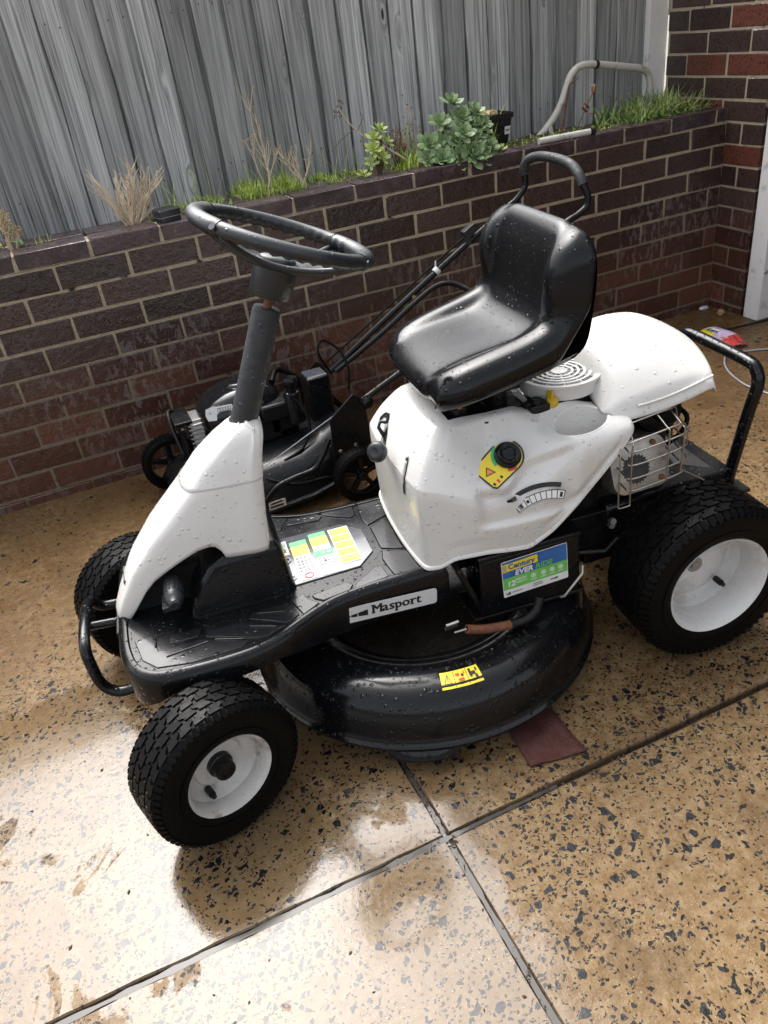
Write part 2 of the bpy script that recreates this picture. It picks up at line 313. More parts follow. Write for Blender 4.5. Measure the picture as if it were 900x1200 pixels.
# ------------------------------------------------------------------ mesh builder
class MB:
    def __init__(s): s.v = []; s.f = []; s.mi = []; s.cur = 0
    def add(s, vs, fs):
        o = len(s.v); s.v += [Vector(p) for p in vs]; s.f += [tuple(i+o for i in f) for f in fs]; s.mi += [s.cur]*len(fs); return s
    def box(s, c, sz, rot=None):
        x, y, z = (k/2 for k in sz); vs = [Vector((i*x, j*y, k*z)) for i in (-1, 1) for j in (-1, 1) for k in (-1, 1)]
        if rot is not None:
            R = rot if isinstance(rot, Matrix) else Euler(rot).to_matrix(); vs = [R @ p for p in vs]
        c = Vector(c); return s.add([p+c for p in vs], [(0, 1, 3, 2), (4, 6, 7, 5), (0, 4, 5, 1), (2, 3, 7, 6), (0, 2, 6, 4), (1, 5, 7, 3)])
    def rings(s, rs, closed=True, cap0=True, cap1=True, loop=False):
        n = len(rs[0]); o = len(s.v); vs = [p for r in rs for p in r]; fs = []
        m = len(rs)
        for i in range(m if loop else m-1):
            for j in range(n if closed else n-1):
                a, b = i*n+j, i*n+(j+1) % n; c, d = ((i+1) % m)*n+(j+1) % n, ((i+1) % m)*n+j; fs.append((a, b, c, d))
        if closed and cap0 and not loop: fs.append(tuple(range(n-1, -1, -1)))
        if closed and cap1 and not loop: fs.append(tuple((m-1)*n+j for j in range(n)))
        return s.add(vs, fs)
    def tube(s, path, r, seg=10, closed=False, cap=True):
        pts = [Vector(p) for p in path]; n = len(pts); rs = []; rad = r if isinstance(r, (list, tuple)) else [r]*n
        prev = None
        for i, p in enumerate(pts):
            if closed: t = pts[(i+1) % n]-pts[i-1]
            else: t = pts[min(i+1, n-1)]-pts[max(i-1, 0)]
            t.normalize()
            if prev is None:
                u = t.orthogonal().normalized()
            else:
                u = prev-t*prev.dot(t)
                u = u.normalized() if u.length > 1e-6 else t.orthogonal().normalized()
            prev = u; w = t.cross(u)
            rs.append([p+(u*math.cos(2*PI*k/seg)+w*math.sin(2*PI*k/seg))*rad[i] for k in range(seg)])
        return s.rings(rs, True, cap, cap, closed)
    def lathe(s, prof, seg=32, origin=(0, 0, 0), axis=(0, 0, 1), cap0=False, cap1=False, a0=0, a1=2*PI):
        ax = Vector(axis).normalized(); u = ax.orthogonal().normalized(); w = ax.cross(u); o = Vector(origin)
        rs = [[o+ax*h+(u*math.cos(2*PI*k/seg)+w*math.sin(2*PI*k/seg))*max(r, 1e-5) for k in range(seg)] for r, h in prof]
        return s.rings(rs, True, cap0, cap1)
    def poly(s, pts, up, h):
        """extruded polygon: pts are 3D points, up a vector, h height"""
        up = Vector(up); n = len(pts); a = [Vector(p) for p in pts]; b = [p+up*h for p in a]
        return s.rings([a, b])
    def build(s, name, mats, parent=None, smooth=None, bevel=0, subsurf=0, solid=0, bevseg=2, merge=False):
        me = bpy.data.meshes.new(name); me.from_pydata(s.v, [], s.f)
        mats = mats if isinstance(mats, (list, tuple)) else [mats]
        for q in mats: me.materials.append(MAT[q] if isinstance(q, str) else q)
        if any(s.mi): me.polygons.foreach_set('material_index', s.mi)
        bm = bmesh.new(); bm.from_mesh(me)
        if merge: bmesh.ops.remove_doubles(bm, verts=bm.verts, dist=1e-5)
        bmesh.ops.recalc_face_normals(bm, faces=bm.faces)
        bm.to_mesh(me); bm.free()
        o = bpy.data.objects.new(name, me); COL.objects.link(o)
        if parent is not None: o.parent = parent
        if solid:
            q = o.modifiers.new('solid', 'SOLIDIFY'); q.thickness = solid; q.offset = -1
        if bevel:
            q = o.modifiers.new('bevel', 'BEVEL'); q.width = bevel; q.segments = bevseg; q.limit_method = 'ANGLE'; q.angle_limit = math.radians(35)
        if subsurf:
            q = o.modifiers.new('sub', 'SUBSURF'); q.levels = subsurf; q.render_levels = subsurf
        if smooth is not None:
            me.polygons.foreach_set('use_smooth', [True]*len(me.polygons))
            if smooth < 180 and not subsurf: me.set_sharp_from_angle(angle=math.radians(smooth))
        me.update()
        return o
def bake(o):
    """apply modifiers of o in place"""
    bpy.context.view_layer.update()
    dg = bpy.context.evaluated_depsgraph_get(); me = bpy.data.meshes.new_from_object(o.evaluated_get(dg)); o.modifiers.clear(); o.data = me; return o
def cut(o, cutters):
    bake(o)
    for c in cutters:
        q = o.modifiers.new('cut', 'BOOLEAN'); q.operation = 'DIFFERENCE'; q.solver = 'EXACT'; q.object = c
    bake(o)
    for c in cutters: bpy.data.objects.remove(c)
    return o
def tag(o, label=None, cat=None, group=None, kind=None):
    if label: o['label'] = label
    if cat: o['category'] = cat
    if group: o['group'] = group
    if kind: o['kind'] = kind
    return o
def thing(name, label, cat, loc=(0, 0, 0), rz=0, group=None):
    o = bpy.data.objects.new(name, None); o.empty_display_size = .1; COL.objects.link(o); o.location = loc; o.rotation_euler = (0, 0, rz)
    return tag(o, label, cat, group)
def share(name, me, parent, loc=(0, 0, 0), rot=(0, 0, 0), scale=(1, 1, 1)):
    o = bpy.data.objects.new(name, me); COL.objects.link(o); o.parent = parent; o.location = loc; o.rotation_euler = rot; o.scale = scale; return o
def spline(pts, n=8, closed=False):
    P = [Vector(p) for p in pts]; out = []; m = len(P)
    for i in range(m if closed else m-1):
        if closed: a, b, c, d = P[i-1], P[i], P[(i+1) % m], P[(i+2) % m]
        else: a, b, c, d = P[max(i-1, 0)], P[i], P[i+1], P[min(i+2, m-1)]
        for k in range(n):
            t = k/n; out.append(.5*((2*b)+(-a+c)*t+(2*a-5*b+4*c-d)*t*t+(-a+3*b-3*c+d)*t**3))
    if not closed: out.append(P[-1])
    return out
def interp(x, tab):
    if x <= tab[0][0]: return tab[0][1]
    for (a, p), (b, q) in zip(tab, tab[1:]):
        if x <= b:
            t = (x-a)/(b-a)
            return tuple(u+(v-u)*t for u, v in zip(p, q)) if isinstance(p, tuple) else p+(q-p)*t
    return tab[-1][1]
def frame(origin, xdir, ydir):
    x = Vector(xdir).normalized(); z = x.cross(Vector(ydir)).normalized(); y = z.cross(x)
    m = Matrix((x, y, z)).transposed().to_4x4(); m.translation = Vector(origin); return m
def text(name, body, M4, size, mat, parent, bold=0.0, shear=0.0, depth=0.0004, width=1.0, align='LEFT', serif=False):
    cu = bpy.data.curves.new(name, 'FONT'); cu.body = body; cu.size = size; cu.offset = bold*size; cu.shear = shear; cu.extrude = depth; cu.align_x = align; cu.resolution_u = 3
    o = bpy.data.objects.new(name+'_src', cu); COL.objects.link(o); bpy.context.view_layer.update()
    me = bpy.data.meshes.new_from_object(o.evaluated_get(bpy.context.evaluated_depsgraph_get())); bpy.data.objects.remove(o)
    me.transform(M4 @ Matrix.Diagonal((width, 1, 1, 1))); me.materials.clear(); me.materials.append(MAT[mat])
    q = bpy.data.objects.new(name, me); COL.objects.link(q); q.parent = parent; return q
def plate(name, M4, rects, mats, parent, h=.0006, bevel=0):
    """flat print: rects = [(x0,y0,x1,y1,matindex,level)] or polygons [(pts, mi, level)] in the frame M4"""
    b = MB()
    for r in rects:
        if isinstance(r[0], (list, tuple)): pts, mi, lv = r
        else: x0, y0, x1, y1, mi, lv = r; pts = [(x0, y0), (x1, y0), (x1, y1), (x0, y1)]
        b.cur = mi; z0 = lv*h
        b.rings([[M4 @ Vector((p[0], p[1], z0)) for p in pts], [M4 @ Vector((p[0], p[1], z0+h)) for p in pts]])
    return b.build(name, mats, parent, bevel=bevel)
def rrect(x0, y0, x1, y1, r, n=4):
    out = []
    for cx, cy, a in ((x1-r, y1-r, 0), (x0+r, y1-r, 90), (x0+r, y0+r, 180), (x1-r, y0+r, 270)):
        for k in range(n+1): t = math.radians(a+90*k/n); out.append((cx+r*math.cos(t), cy+r*math.sin(t)))
    return out

# ================================================================== THE SETTING
JX, JY = 0.366, -1.970            # crossing of the slab joints
g = MB(); g.box((0, 0, -.035), (60, 60, .03)); tag(g.build('ground', 'joint'), kind='structure')
slabs = [(-1.45, JX-.006, -5.0, JY-.006), (-1.45, JX-.006, JY+.006, .0), (JX+.006, 2.95, JY+.006, .0), (JX+.006, 2.95, -5.0, JY-.006), (-6, -1.462, -5, .0), (2.962, 8, -5, .0)]
patio = tag(bpy.data.objects.new('patio', None), kind='structure'); COL.objects.link(patio)
for x0, x1, y0, y1 in slabs:
    b = MB(); rr = random.Random(int(x0*100+y0*10))
    def wl(p, q, n=40):
        out = []
        for i in range(n):
            t = i/n; out.append((p[0]+(q[0]-p[0])*t, p[1]+(q[1]-p[1])*t))
        return out
    ps = wl((x0, y0), (x1, y0))+wl((x1, y0), (x1, y1))+wl((x1, y1), (x0, y1))+wl((x0, y1), (x0, y0))
    top, low = [], []
    for px, py in ps:
        j = rr.uniform(-.0018, .0018); cx, cy = (x0+x1)/2, (y0+y1)/2
        d = Vector((cx-px, cy-py, 0)).normalized()
        top.append(Vector((px, py, 0))+d*(.004+j)); low.append(Vector((px, py, -.022))+d*j)
    mid = [t-Vector((0, 0, .0035))-(t-Vector(((x0+x1)/2, (y0+y1)/2, 0))).normalized()*(-.003) for t in top]
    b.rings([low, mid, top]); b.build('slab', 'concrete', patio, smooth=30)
# water standing in the joints near the crossing
b = MB()
rr = random.Random(3)
def strip(p, q, wd, n=30):
    p, q = Vector(p), Vector(q); d = (q-p).normalized(); s = Vector((-d.y, d.x, 0)); L_, R__ = [], []
    for i in range(n+1):
        t = i/n; c = p+(q-p)*t; ww = wd*(.6+.8*rr.random()); L_.append(c+s*ww); R__.append(c-s*ww)
    o = len(b.v); b.v += L_+R__; b.f += [(o+i, o+i+1, o+n+2+i, o+n+1+i) for i in range(n)]; b.mi += [0]*n
strip((-.45, JY-.001, -.004), (JX, JY-.001, -.004), .0055); strip((JX, -1.99, -.0044), (JX, -2.6, -.0044), .0055); strip((JX, -1.96, -.0042), (JX, -1.72, -.0042), .005); strip((JX, JY, -.0046), (.62, JY, -.0046), .004)
wm = M('joint_water'); MAT['water'] = wm.set(base=(.05, .045, .04), rough=.12, ior=1.33)
tag(b.build('water', 'water'), kind='structure')

# ------------------------------------------------------------------ planter wall
CZ0, PITCH = .765, .086
bl, bh, bd = .230, .076, .055
def brick_mesh(name, L, H, D, mat, seed, bev=.0025):
    rr = random.Random(seed); q = MB(); q.box((0, 0, 0), (L, D, H)); o = q.build(name, mat)
    mod = o.modifiers.new('b', 'BEVEL'); mod.width = bev; mod.segments = 1; bake(o)
    for v in o.data.vertices: v.co += Vector((rr.uniform(-1, 1), rr.uniform(-1, 1), rr.uniform(-1, 1)))*.0020
    me = o.data; bpy.data.objects.remove(o); return me
BM = [brick_mesh('brick', bl, bh, bd, 'brick', i) for i in range(3)]
HM = [brick_mesh('brick', .110, bh, bd, 'brick', i+9) for i in range(2)]
CM = [brick_mesh('coping_brick', .230, .052, .110, 'coping', i+20) for i in range(3)]
planter = thing('planter_wall', 'long low dark brown brick planter wall running behind the mowers under the paling fence', 'brick wall')
def lay(parent, me, p, rot=0, name='brick', rr=random.Random(11)):
    o = share(name, me, parent, (p[0]+rr.uniform(-.0012, .0012)*abs(math.cos(rot)), p[1]+rr.uniform(-.0016, .0016), p[2]+rr.uniform(-.001, .001)), (rr.uniform(-.004, .004), rr.uniform(-.004, .004), rot)); return o
rr = random.Random(5)
XL = -1.62
for c in range(10):
    z = CZ0-PITCH*c; off = 0 if c % 2 == 0 else .12
    x = math.floor((XL-off)/.24)*.24+off
    while x < 2.82:
        x0, x1 = x+.005, x+.235
        hz = z; yy = bd/2 if c < 9 else bd/2-.010
        if x1 > 2.825:
            L = 2.825-x0
            if L > .03:
                o = lay(planter, HM[0], ((x0+2.825)/2, yy, hz), 0, 'brick', rr); o.scale = (L/.110, 1, 1)
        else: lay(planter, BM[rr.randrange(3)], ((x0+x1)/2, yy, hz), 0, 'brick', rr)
        x += .24
x = .13-.24*8
while x < 2.83:
    L = min(.230, 2.826-x-.005)
    o = lay(planter, CM[rr.randrange(3)], (x+.005+L/2, .055, .838), 0, 'coping_brick', rr); o.scale = (L/.23, 1, 1)
    if x < .95 : lay(planter, CM[rr.randrange(3)], (x+.12+.135*0, .205, .836), 0, 'coping_brick', rr)
    x += .24
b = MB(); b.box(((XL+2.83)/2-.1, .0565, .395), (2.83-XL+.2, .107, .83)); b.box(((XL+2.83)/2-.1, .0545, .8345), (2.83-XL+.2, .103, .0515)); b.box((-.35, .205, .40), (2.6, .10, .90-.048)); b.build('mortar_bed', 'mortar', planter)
# ------------------------------------------------------------------ house wall on the right
house = thing('house_wall', 'tall dark brown brick side wall of the house closing the right end of the planter', 'brick wall')
HX = 2.830
for c in range(-21, 10):
    z = CZ0-PITCH*c
    off = 0.0 if c % 2 == 0 else .12
    y = -.205 - (.0 if c % 2 else .12)
    while y < .40:
        y0, y1 = max(y+.005, -.20), min(y+.235, .405)
        if y1-y0 > .03:
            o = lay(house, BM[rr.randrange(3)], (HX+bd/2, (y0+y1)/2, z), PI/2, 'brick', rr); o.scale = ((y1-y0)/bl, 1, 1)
        y += .24
b = MB(); b.box((HX+.0025+.15, .1025, 1.30), (.30, .600, 2.60)); b.build('mortar_bed', 'mortar', house)
b = MB(); b.box((3.25, -2.2, 1.30), (.30, 4.0, 2.60)); b.build('recessed_wall', 'brick', house)
b = MB(); b.box((2.95, -2.2, 2.52), (1.35, 5.6, .05)); b.box((2.26, -2.2, 2.58), (.05, 5.6, .20)); b.build('eave', 'whitepost', house)  # out-of-view eave and roof, added to block sky reflections on the right slabs
MAT['rooftile'] = plain('dark_roof_tile', (.07, .035, .025), .6, var=.3, scale=12, bumps=.4)
b = MB(); b.poly([(2.22, -5.0, 2.66), (6.5, -5.0, 4.40), (6.5, -5.0, 2.55), (2.35, -5.0, 2.55)], (0, 1, 0), 5.6); b.build('roof', 'rooftile', house)

# white posts
b = MB(); b.box((2.782, .452, 1.55), (.104, .076, 1.75)); o = b.build('fence_end_post', 'whitepost', None, bevel=.004, smooth=30)
tag(o, 'white painted upright post at the far corner between the paling fence and house wall', 'post')
b = MB(); b.box((2.868, -.262, 1.20), (.085, .085, 2.40)); tp = b.build('timber_post', 'whitepost', None, bevel=.004, smooth=30)
tag(tp, 'weathered white timber post standing on the concrete at the right edge', 'post')
for z in (.62, .22, 1.4):
    q = MB(); q.lathe([(.0, .006), (.007, .005), (.009, 0)], 12, (2.868-.0425+.012, -.262-.0425, z), (0, -1, 0)); q.build('bolt', 'steel', tp, smooth=40)

# ------------------------------------------------------------------ paling fence
fence = thing('paling_fence', 'weathered grey timber paling fence standing behind the planter', 'fence')
def paling(seed, wdt=.096):
    rr = random.Random(seed); b = MB(); H0, H1 = .70, 1.61
    n = 8; rs = []
    for i in range(n+1):
        z = H0+(H1-H0)*i/n; bow = .0025*math.sin(i*1.3+seed); x0 = -wdt/2+rr.uniform(-.001, .001)+bow; x1 = wdt/2+rr.uniform(-.001, .001)+bow
        c = rr.uniform(-.001, .001)
        rs.append([Vector((x0, .008, z)), Vector((x0, -.006+c, z)), Vector((x0+.003, -.0085+c, z)), Vector((0, -.008+c*.5, z)), Vector((x1-.003, -.0085, z)), Vector((x1, -.006, z)), Vector((x1, .008, z))])
    b.rings(rs); return b.build('paling', 'paling').data
tmp = [paling(i) for i in range(5)]
for o in [o for o in COL.objects if o.name.startswith('paling') and o.type == 'MESH' and o.parent is None]: bpy.data.objects.remove(o)
x = -1.9; i = 0
while x < 2.74:
    front = i % 2 == 0
    o = share('paling', tmp[rr.randrange(5)], fence, (x, .448 if front else .478, rr.uniform(-.01, .01)), (rr.uniform(-.006, .006), rr.uniform(-.01, .01), rr.uniform(-.03, .03)))
    x += .0535+rr.uniform(-.003, .003) ; i += 1
for z in (.95, 1.48):
    b = MB(); b.box((.45, .512, z), (4.8, .04, .075)); b.build('rail', 'paling', fence)
b = MB(); rn = random.Random(33)
for pal in [c_ for c_ in fence.children if c_.name.startswith('paling')]:
    if pal.location.y > .46: continue
    for zz in (.95, 1.48):
        for dx_ in (-.022, .024): b.lathe([(0, .0012), (.0026, .0008), (.003, 0)], 8, (pal.location.x+dx_+rn.uniform(-.004, .004), .4385, zz+rn.uniform(-.012, .012)), (0, -1, 0))
tag(b.build('nails', 'rust', fence), kind='stuff')
# planter soil
b = MB(); rr = random.Random(2); nx, ny = 90, 10; vs = []; 
for i in range(nx+1):
    for j in range(ny+1):
        X = XL+(2.82-XL)*i/nx; Y = .10+(.56-.10)*j/ny
        hgt = .835 if X > .35 else .80
        if .12 < Y and X > .95: hgt += .025
        vs.append((X, Y, hgt-.03*max(0, (Y-.25)/.3)+rr.uniform(-.008, .008)))
b.add(vs, [(i*(ny+1)+j, (i+1)*(ny+1)+j, (i+1)*(ny+1)+j+1, i*(ny+1)+j+1) for i in range(nx) for j in range(ny)])
tag(b.build('soil', 'soil', None, smooth=180), kind='structure')
#END_SETTING

# ================================================================== RIDE-ON MOWER  (local frame: x rearwards, y to the far side, z up)
mow = thing('ride_on_mower', 'white and black ride-on mower with black seat parked on the wet concrete', 'ride-on mower', (0.0, -1.35, 0), -.12)

# ---- wheels
def make_wheel(R, W, rimr, rimdepth, tread_rows, nblk, rimmat, parent, loc, yaw, side, hub, camber=0.0):
    """wheel with its outer face towards -y (side -1) or +y"""
    t = bpy.data.objects.new('wheel', None); COL.objects.link(t); t.parent = parent; t.location = loc; t.rotation_euler = (camber, 0, yaw)
    s = side; h = W/2
    core = MB()
    pr = [(rimr*.98, s*(h*.80)), (rimr*1.04, s*(h*.93)), (rimr*1.15, s*h*.985), (R*.76, s*h*1.0), (R*.86, s*h*.985), (R*.93, s*h*.93), (R*.965, s*h*.80), (R*.975, s*h*.5), (R*.978, 0), (R*.975, -s*h*.5), (R*.965, -s*h*.80), (R*.93, -s*h*.93), (R*.80, -s*h), (rimr*1.1, -s*h*.95), (rimr*.98, -s*h*.8)]
    core.lathe([(r, y) for r, y in pr], 72, (0, 0, 0), (0, 1, 0))
    # side wall rings
    core.lathe([(rimr*1.20, s*(h*.985)), (rimr*1.20, s*(h*1.0+.0015)), (rimr*1.235, s*(h*1.0+.0015)), (rimr*1.235, s*h*.985)], 72, (0, 0, 0), (0, 1, 0))
    # tread blocks: bent lozenges wrapped on the crown, small lugs on the shoulder
    rows = tread_rows; bw = W*.80/rows
    def surf(u, y, lift):
        yy = abs(y)/h; rad = R*.973-R*.020*max(0, (yy-.45)/.55)**2*1.3+lift
        return Vector((rad*math.cos(u), y, rad*math.sin(u)))
    da = 2*PI/nblk
    for k in range(nblk):
        for j in range(rows):
            yc = -W*.40+bw*(j+.5); a0 = da*(k+(.5 if j % 2 else 0)); L = da*.84; sk = .16*da*(1 if j % 2 else -1)
            y0, y1 = yc-bw*.44, yc+bw*.44; ym = yc
            pts = [(a0-sk, y0), (a0+L-sk, y0), (a0+L-sk, ym-bw*.12), (a0+L+sk, ym+bw*.12), (a0+L+sk, y1), (a0+sk, y1), (a0+sk, ym+bw*.12), (a0-sk, ym-bw*.12)]
            a = [surf(u, y, -.002) for u, y in pts]; b_ = [surf(a0+L/2+(u-a0-L/2)*.90, yc+(y-yc)*.88, R*.026) for u, y in pts]
            core.rings([a, b_], True, False, True)
        for sd_ in (-1, 1):
            for e in (0, .5):
                a0 = da*(k+e); 
                q = [(a0, .905, .80), (a0+da*.30, .905, .80), (a0+da*.24, .995, .935), (a0+da*.06, .995, .935)]
                # shoulder lug runs from the crown down the side wall
                lo, hi = [], []
                for (u, rr_, yy) in [(a0, .972, .80), (a0+da*.34, .972, .80), (a0+da*.30, .90, .985), (a0+da*.05, .90, .985)]:
                    lo.append(Vector((R*(rr_-.01)*math.cos(u), sd_*h*(yy-.015), R*(rr_-.01)*math.sin(u)))); 
                    hi.append(Vector((R*(rr_+.018)*math.cos(u), sd_*h*(yy+.020), R*(rr_+.018)*math.sin(u))))
                core.rings([lo, hi], True, False, True)
    core.build('tyre', 'rubber', t, smooth=32)
    b = MB(); d = rimdepth
    b.lathe([(rimr*.93, -s*h*.7), (rimr*.90, s*(h*.80-d*.55)), (rimr*.93, s*(h*.82)), (rimr*.985, s*(h*.90)), (rimr*1.03, s*(h*.95)), (rimr*1.035, s*(h*.90)), (rimr*.99, s*h*.75)], 56, (0, 0, 0), (0, 1, 0))
    if hub == 'front':
        b.lathe([(rimr*.93, s*(h*.80-d*.5)), (rimr*.80, s*(h*.78-d*.75)), (rimr*.62, s*(h*.78-d*.95)), (rimr*.58, s*(h*.78-d*.82)), (rimr*.33, s*(h*.78-d*.80)), (.0, s*(h*.78-d*.80))], 56, (0, 0, 0), (0, 1, 0))
    else:
        b.lathe([(rimr*.91, s*(h*.80-d*.7)), (rimr*.82, s*(h*.80-d)), (rimr*.72, s*(h*.80-d)), (rimr*.66, s*(h*.80-d*.92)), (rimr*.30, s*(h*.80-d*.9)), (.0, s*(h*.80-d*.9))], 56, (0, 0, 0), (0, 1, 0))
    rim = b.build('rim', rimmat, t, smooth=50)
    q = MB()
    if hub == 'front':
        y0 = h*.78-d*.82
        q.lathe([(.026, s*y0), (.026, s*(y0+.012)), (.022, s*(y0+.014)), (.0215, s*(y0+.030)), (.020, s*(y0+.034)), (.013, s*(y0+.034)), (.012, s*(y0+.031)), (.0, s*(y0+.031))], 28, (0, 0, 0), (0, 1, 0)); q.build('hub_cap', 'darkmetal', t, smooth=35)
        vx, vz = -rimr*.42, -rimr*.52
    else:
        y0 = h*.80-d*.9
        q.lathe([(.020, s*y0), (.018, s*(y0+.003)), (.011, s*(y0+.003)), (.011, s*(y0+.008)), (.0, s*(y0+.008))], 20, (0, 0, 0), (0, 1, 0)); q.build('axle_nut', 'steel', t, smooth=30)
        vx, vz = rimr*.46, -rimr*.44
    q = MB(); q.tube([(vx, s*(h*.72-d*.75), vz), (vx*1.02, s*(h*.78-d*.75+.018), vz*1.0)], .0075, 12); q.tube([(vx*1.02, s*(h*.78-d*.75+.018), vz), (vx*1.02, s*(h*.78-d*.75+.026), vz)], .0052, 12); q.build('valve', 'grease', t, smooth=40)
    return t
def mw(a, b, z): return Vector((a, b, z))
SY = .418
make_wheel(.163, .125, .0885, .050, 4, 32, 'rimold', mow, mw(.044, -.352, .163), SY, -1, 'front')
make_wheel(.163, .125, .0885, .050, 4, 32, 'rimold', mow, mw(-.082, .285, .163), SY, 1, 'front')
make_wheel(.200, .160, .120, .090, 5, 34, 'rim', mow, mw(1.192, -.272, .203), 0, -1, 'rear')
make_wheel(.200, .160, .120, .090, 5, 34, 'rim', mow, mw(1.192, .272, .203), 0, 1, 'rear')

# ---- footboard (one black moulding) ------------------------------------------------
def outline_half():   # near edge b(a) from the nose to the body
    return [(-.098, 0), (-.098, -.10), (-.092, -.17), (-.076, -.225), (-.045, -.262), (0, -.280), (.08, -.286), (.16, -.283), (.22, -.268), (.27, -.242), (.32, -.215), (.37, -.196), (.45, -.186), (.56, -.182), (.615, -.181), (.615, 0)]
hf = outline_half(); N = 96
def smooth_poly(pts, n): 
    s_ = spline([(p[0], p[1], 0) for p in pts], 6); return s_
near = smooth_poly(hf[:-1], 6)
far = [Vector((p.x, -p.y, 0)) for p in reversed(near)]
loop = near+far[:-1]
def zbot(a, b):
    base = interp(a, [(-.098, .235), (-.05, .262), (.0, .292), (.22, .292), (.30, .262), (.36, .250), (.68, .250)])
    return base
ZB = .342
def inset(loop, d):
    out = []; n = len(loop)
    for i in range(n):
        t = (loop[(i+1) % n]-loop[i-1]); t.z = 0; t.normalize(); nrm = Vector((-t.y, t.x, 0)); out.append(loop[i]+nrm*d)
    return out
# orientation test
c_in = inset(loop, .01)
sgn = 1 if sum((p.length for p in [q-Vector((.3, 0, 0)) for q in c_in])) < sum((q-Vector((.3, 0, 0))).length for q in loop) else -1
b = MB()
r0 = [Vector((p.x, p.y, zbot(p.x, p.y))) for p in inset(loop, sgn*.006)]
r1 = [Vector((p.x, p.y, zbot(p.x, p.y)+.004)) for p in loop]
r2 = [Vector((p.x, p.y, max(zbot(p.x, p.y)+.02, ZB-.022))) for p in inset(loop, -sgn*.001)]
r3 = [Vector((p.x, p.y, ZB-.007)) for p in inset(loop, sgn*.003)]
r4 = [Vector((p.x, p.y, ZB+.001)) for p in inset(loop, sgn*.012)]
r5 = [Vector((p.x, p.y, ZB+.000)) for p in inset(loop, sgn*.021)]
r6 = [Vector((p.x, p.y, ZB-.005)) for p in inset(loop, sgn*.024)]
b.rings([r0, r1, r2, r3, r4, r5, r6], True, False, True)
fb = b.build('footboard', 'black', mow, smooth=50, solid=0)
def pad(pts, z, h=.004, mat='pad', name='tread_pad', bev=.0022, mirror=True):
    for sg in ((1, -1) if mirror else (1,)):
        q = MB(); q.poly([(x, y*sg, z) for x, y in pts], (0, 0, 1), h); q.build(name, mat, fb, bevel=bev, smooth=40)
ZP = ZB-.006
# raised tread pads either side of the sticker panel (near side first, mirrored)
pad([(.500, -.160), (.595, -.160), (.558, -.085), (.500, -.060), (.492, -.090)], ZP)
pad([(.405, -.168), (.488, -.160), (.484, -.118), (.468, -.112), (.415, -.150)], ZP)
pad([(.335, -.178), (.397, -.168), (.408, -.152), (.395, -.137), (.315, -.150), (.318, -.162)], ZP)
pad([(.286, -.206), (.326, -.182), (.306, -.158), (.300, -.135), (.270, -.150)], ZP)
pad([(.502, -.048), (.550, -.072), (.545, .072), (.502, .048)], ZP, mirror=False)
# front foot pads
pad([(-.062, -.135), (-.048, -.205), (-.02, -.240), (.05, -.255), (.150, -.252), (.165, -.236), (.070, -.190), (-.015, -.190), (-.025, -.135)], ZP, .003)
pad([(.082, -.185), (.172, -.231), (.205, -.240), (.240, -.222), (.160, -.172), (.085, -.168)], ZP, .003)
pad([(.175, -.168), (.250, -.216), (.278, -.200), (.262, -.150), (.185, -.150)], ZP, .003)
pad([(.010, -.178), (.066, -.178), (.078, -.150), (.010, -.150)], ZP, .003)
for (p, q) in [((.0, -.215), (.085, -.205)), ((.10, -.205), (.155, -.228)), ((.175, -.195), (.225, -.218)), ((.195, -.160), (.250, -.178)), ((-.02, -.175), (-.02, -.145))]:
    for sg in (1, -1):
        t_ = MB(); t_.tube([(p[0], p[1]*sg, ZP+.0035), (q[0], q[1]*sg, ZP+.0035)], .0022, 8); t_.build('tread_rib', 'pad', fb, smooth=60)
# sticker panel and prints on the board
SP = frame((0, 0, ZB-.0035), (1, 0, 0), (0, 1, 0))
b = MB(); b.poly([(.272, -.100, ZP), (.440, -.094, ZP), (.482, -.050, ZP), (.482, .050, ZP), (.440, .094, ZP), (.272, .100, ZP)], (0, 0, 1), .0042); b.build('sticker_panel', 'panel', fb, bevel=.0015, smooth=40)
ZS = frame((0, 0, ZP+.0044), (1, 0, 0), (0, 1, 0))
def wtext(body, x, y, size, mat, par, rotz, M0=ZS, **k):
    return text('lettering', body, M0 @ Matrix.Translation((x, y, .0014)) @ Matrix.Rotation(rotz, 4, 'Z'), size, mat, par, **k)
# three warning decals: long axis across the board (y), top towards the far side
def decal(x0, x1, y0, y1, cells, name='warning_sticker'):
    rs = [(x0, y0, x1, y1, 0, 0)]; 
    for (u0, v0, u1, v1, mi, lv) in cells:
        rs.append((x0+(x1-x0)*u0, y0+(y1-y0)*v0, x0+(x1-x0)*u1, y0+(y1-y0)*v1, mi, lv))
    return plate(name, ZS, rs, ['s_offw', 's_yellow', 's_green', 's_grey', 's_black', 's_red', 's_orange'], fb, .0005)
rr = random.Random(8)
def tinyrow(cells, u0, u1, v0, v1, nu, nv, mi=3, fill=.6):
    for i in range(nu):
        for j in range(nv):
            cu, cv = u0+(u1-u0)*(i+.5)/nu, v0+(v1-v0)*(j+.5)/nv; wu, wv = (u1-u0)/nu*fill/2*rr.uniform(.6, 1), (v1-v0)/nv*fill/2*rr.uniform(.5, 1)
            cells.append((cu-wu, cv-wv, cu+wu, cv+wv, mi, 2))
c1 = [(.0, .88, 1, 1, 2, 1), (.0, .62, 1, .87, 1, 1)]; tinyrow(c1, .1, .95, .64, .84, 4, 2, 6, .5); tinyrow(c1, .1, .95, .9, .98, 4, 1, 4, .35); tinyrow(c1, .05, .95, .20, .60, 4, 5, 3, .75)
decal(.306, .346, -.092, .068, c1)
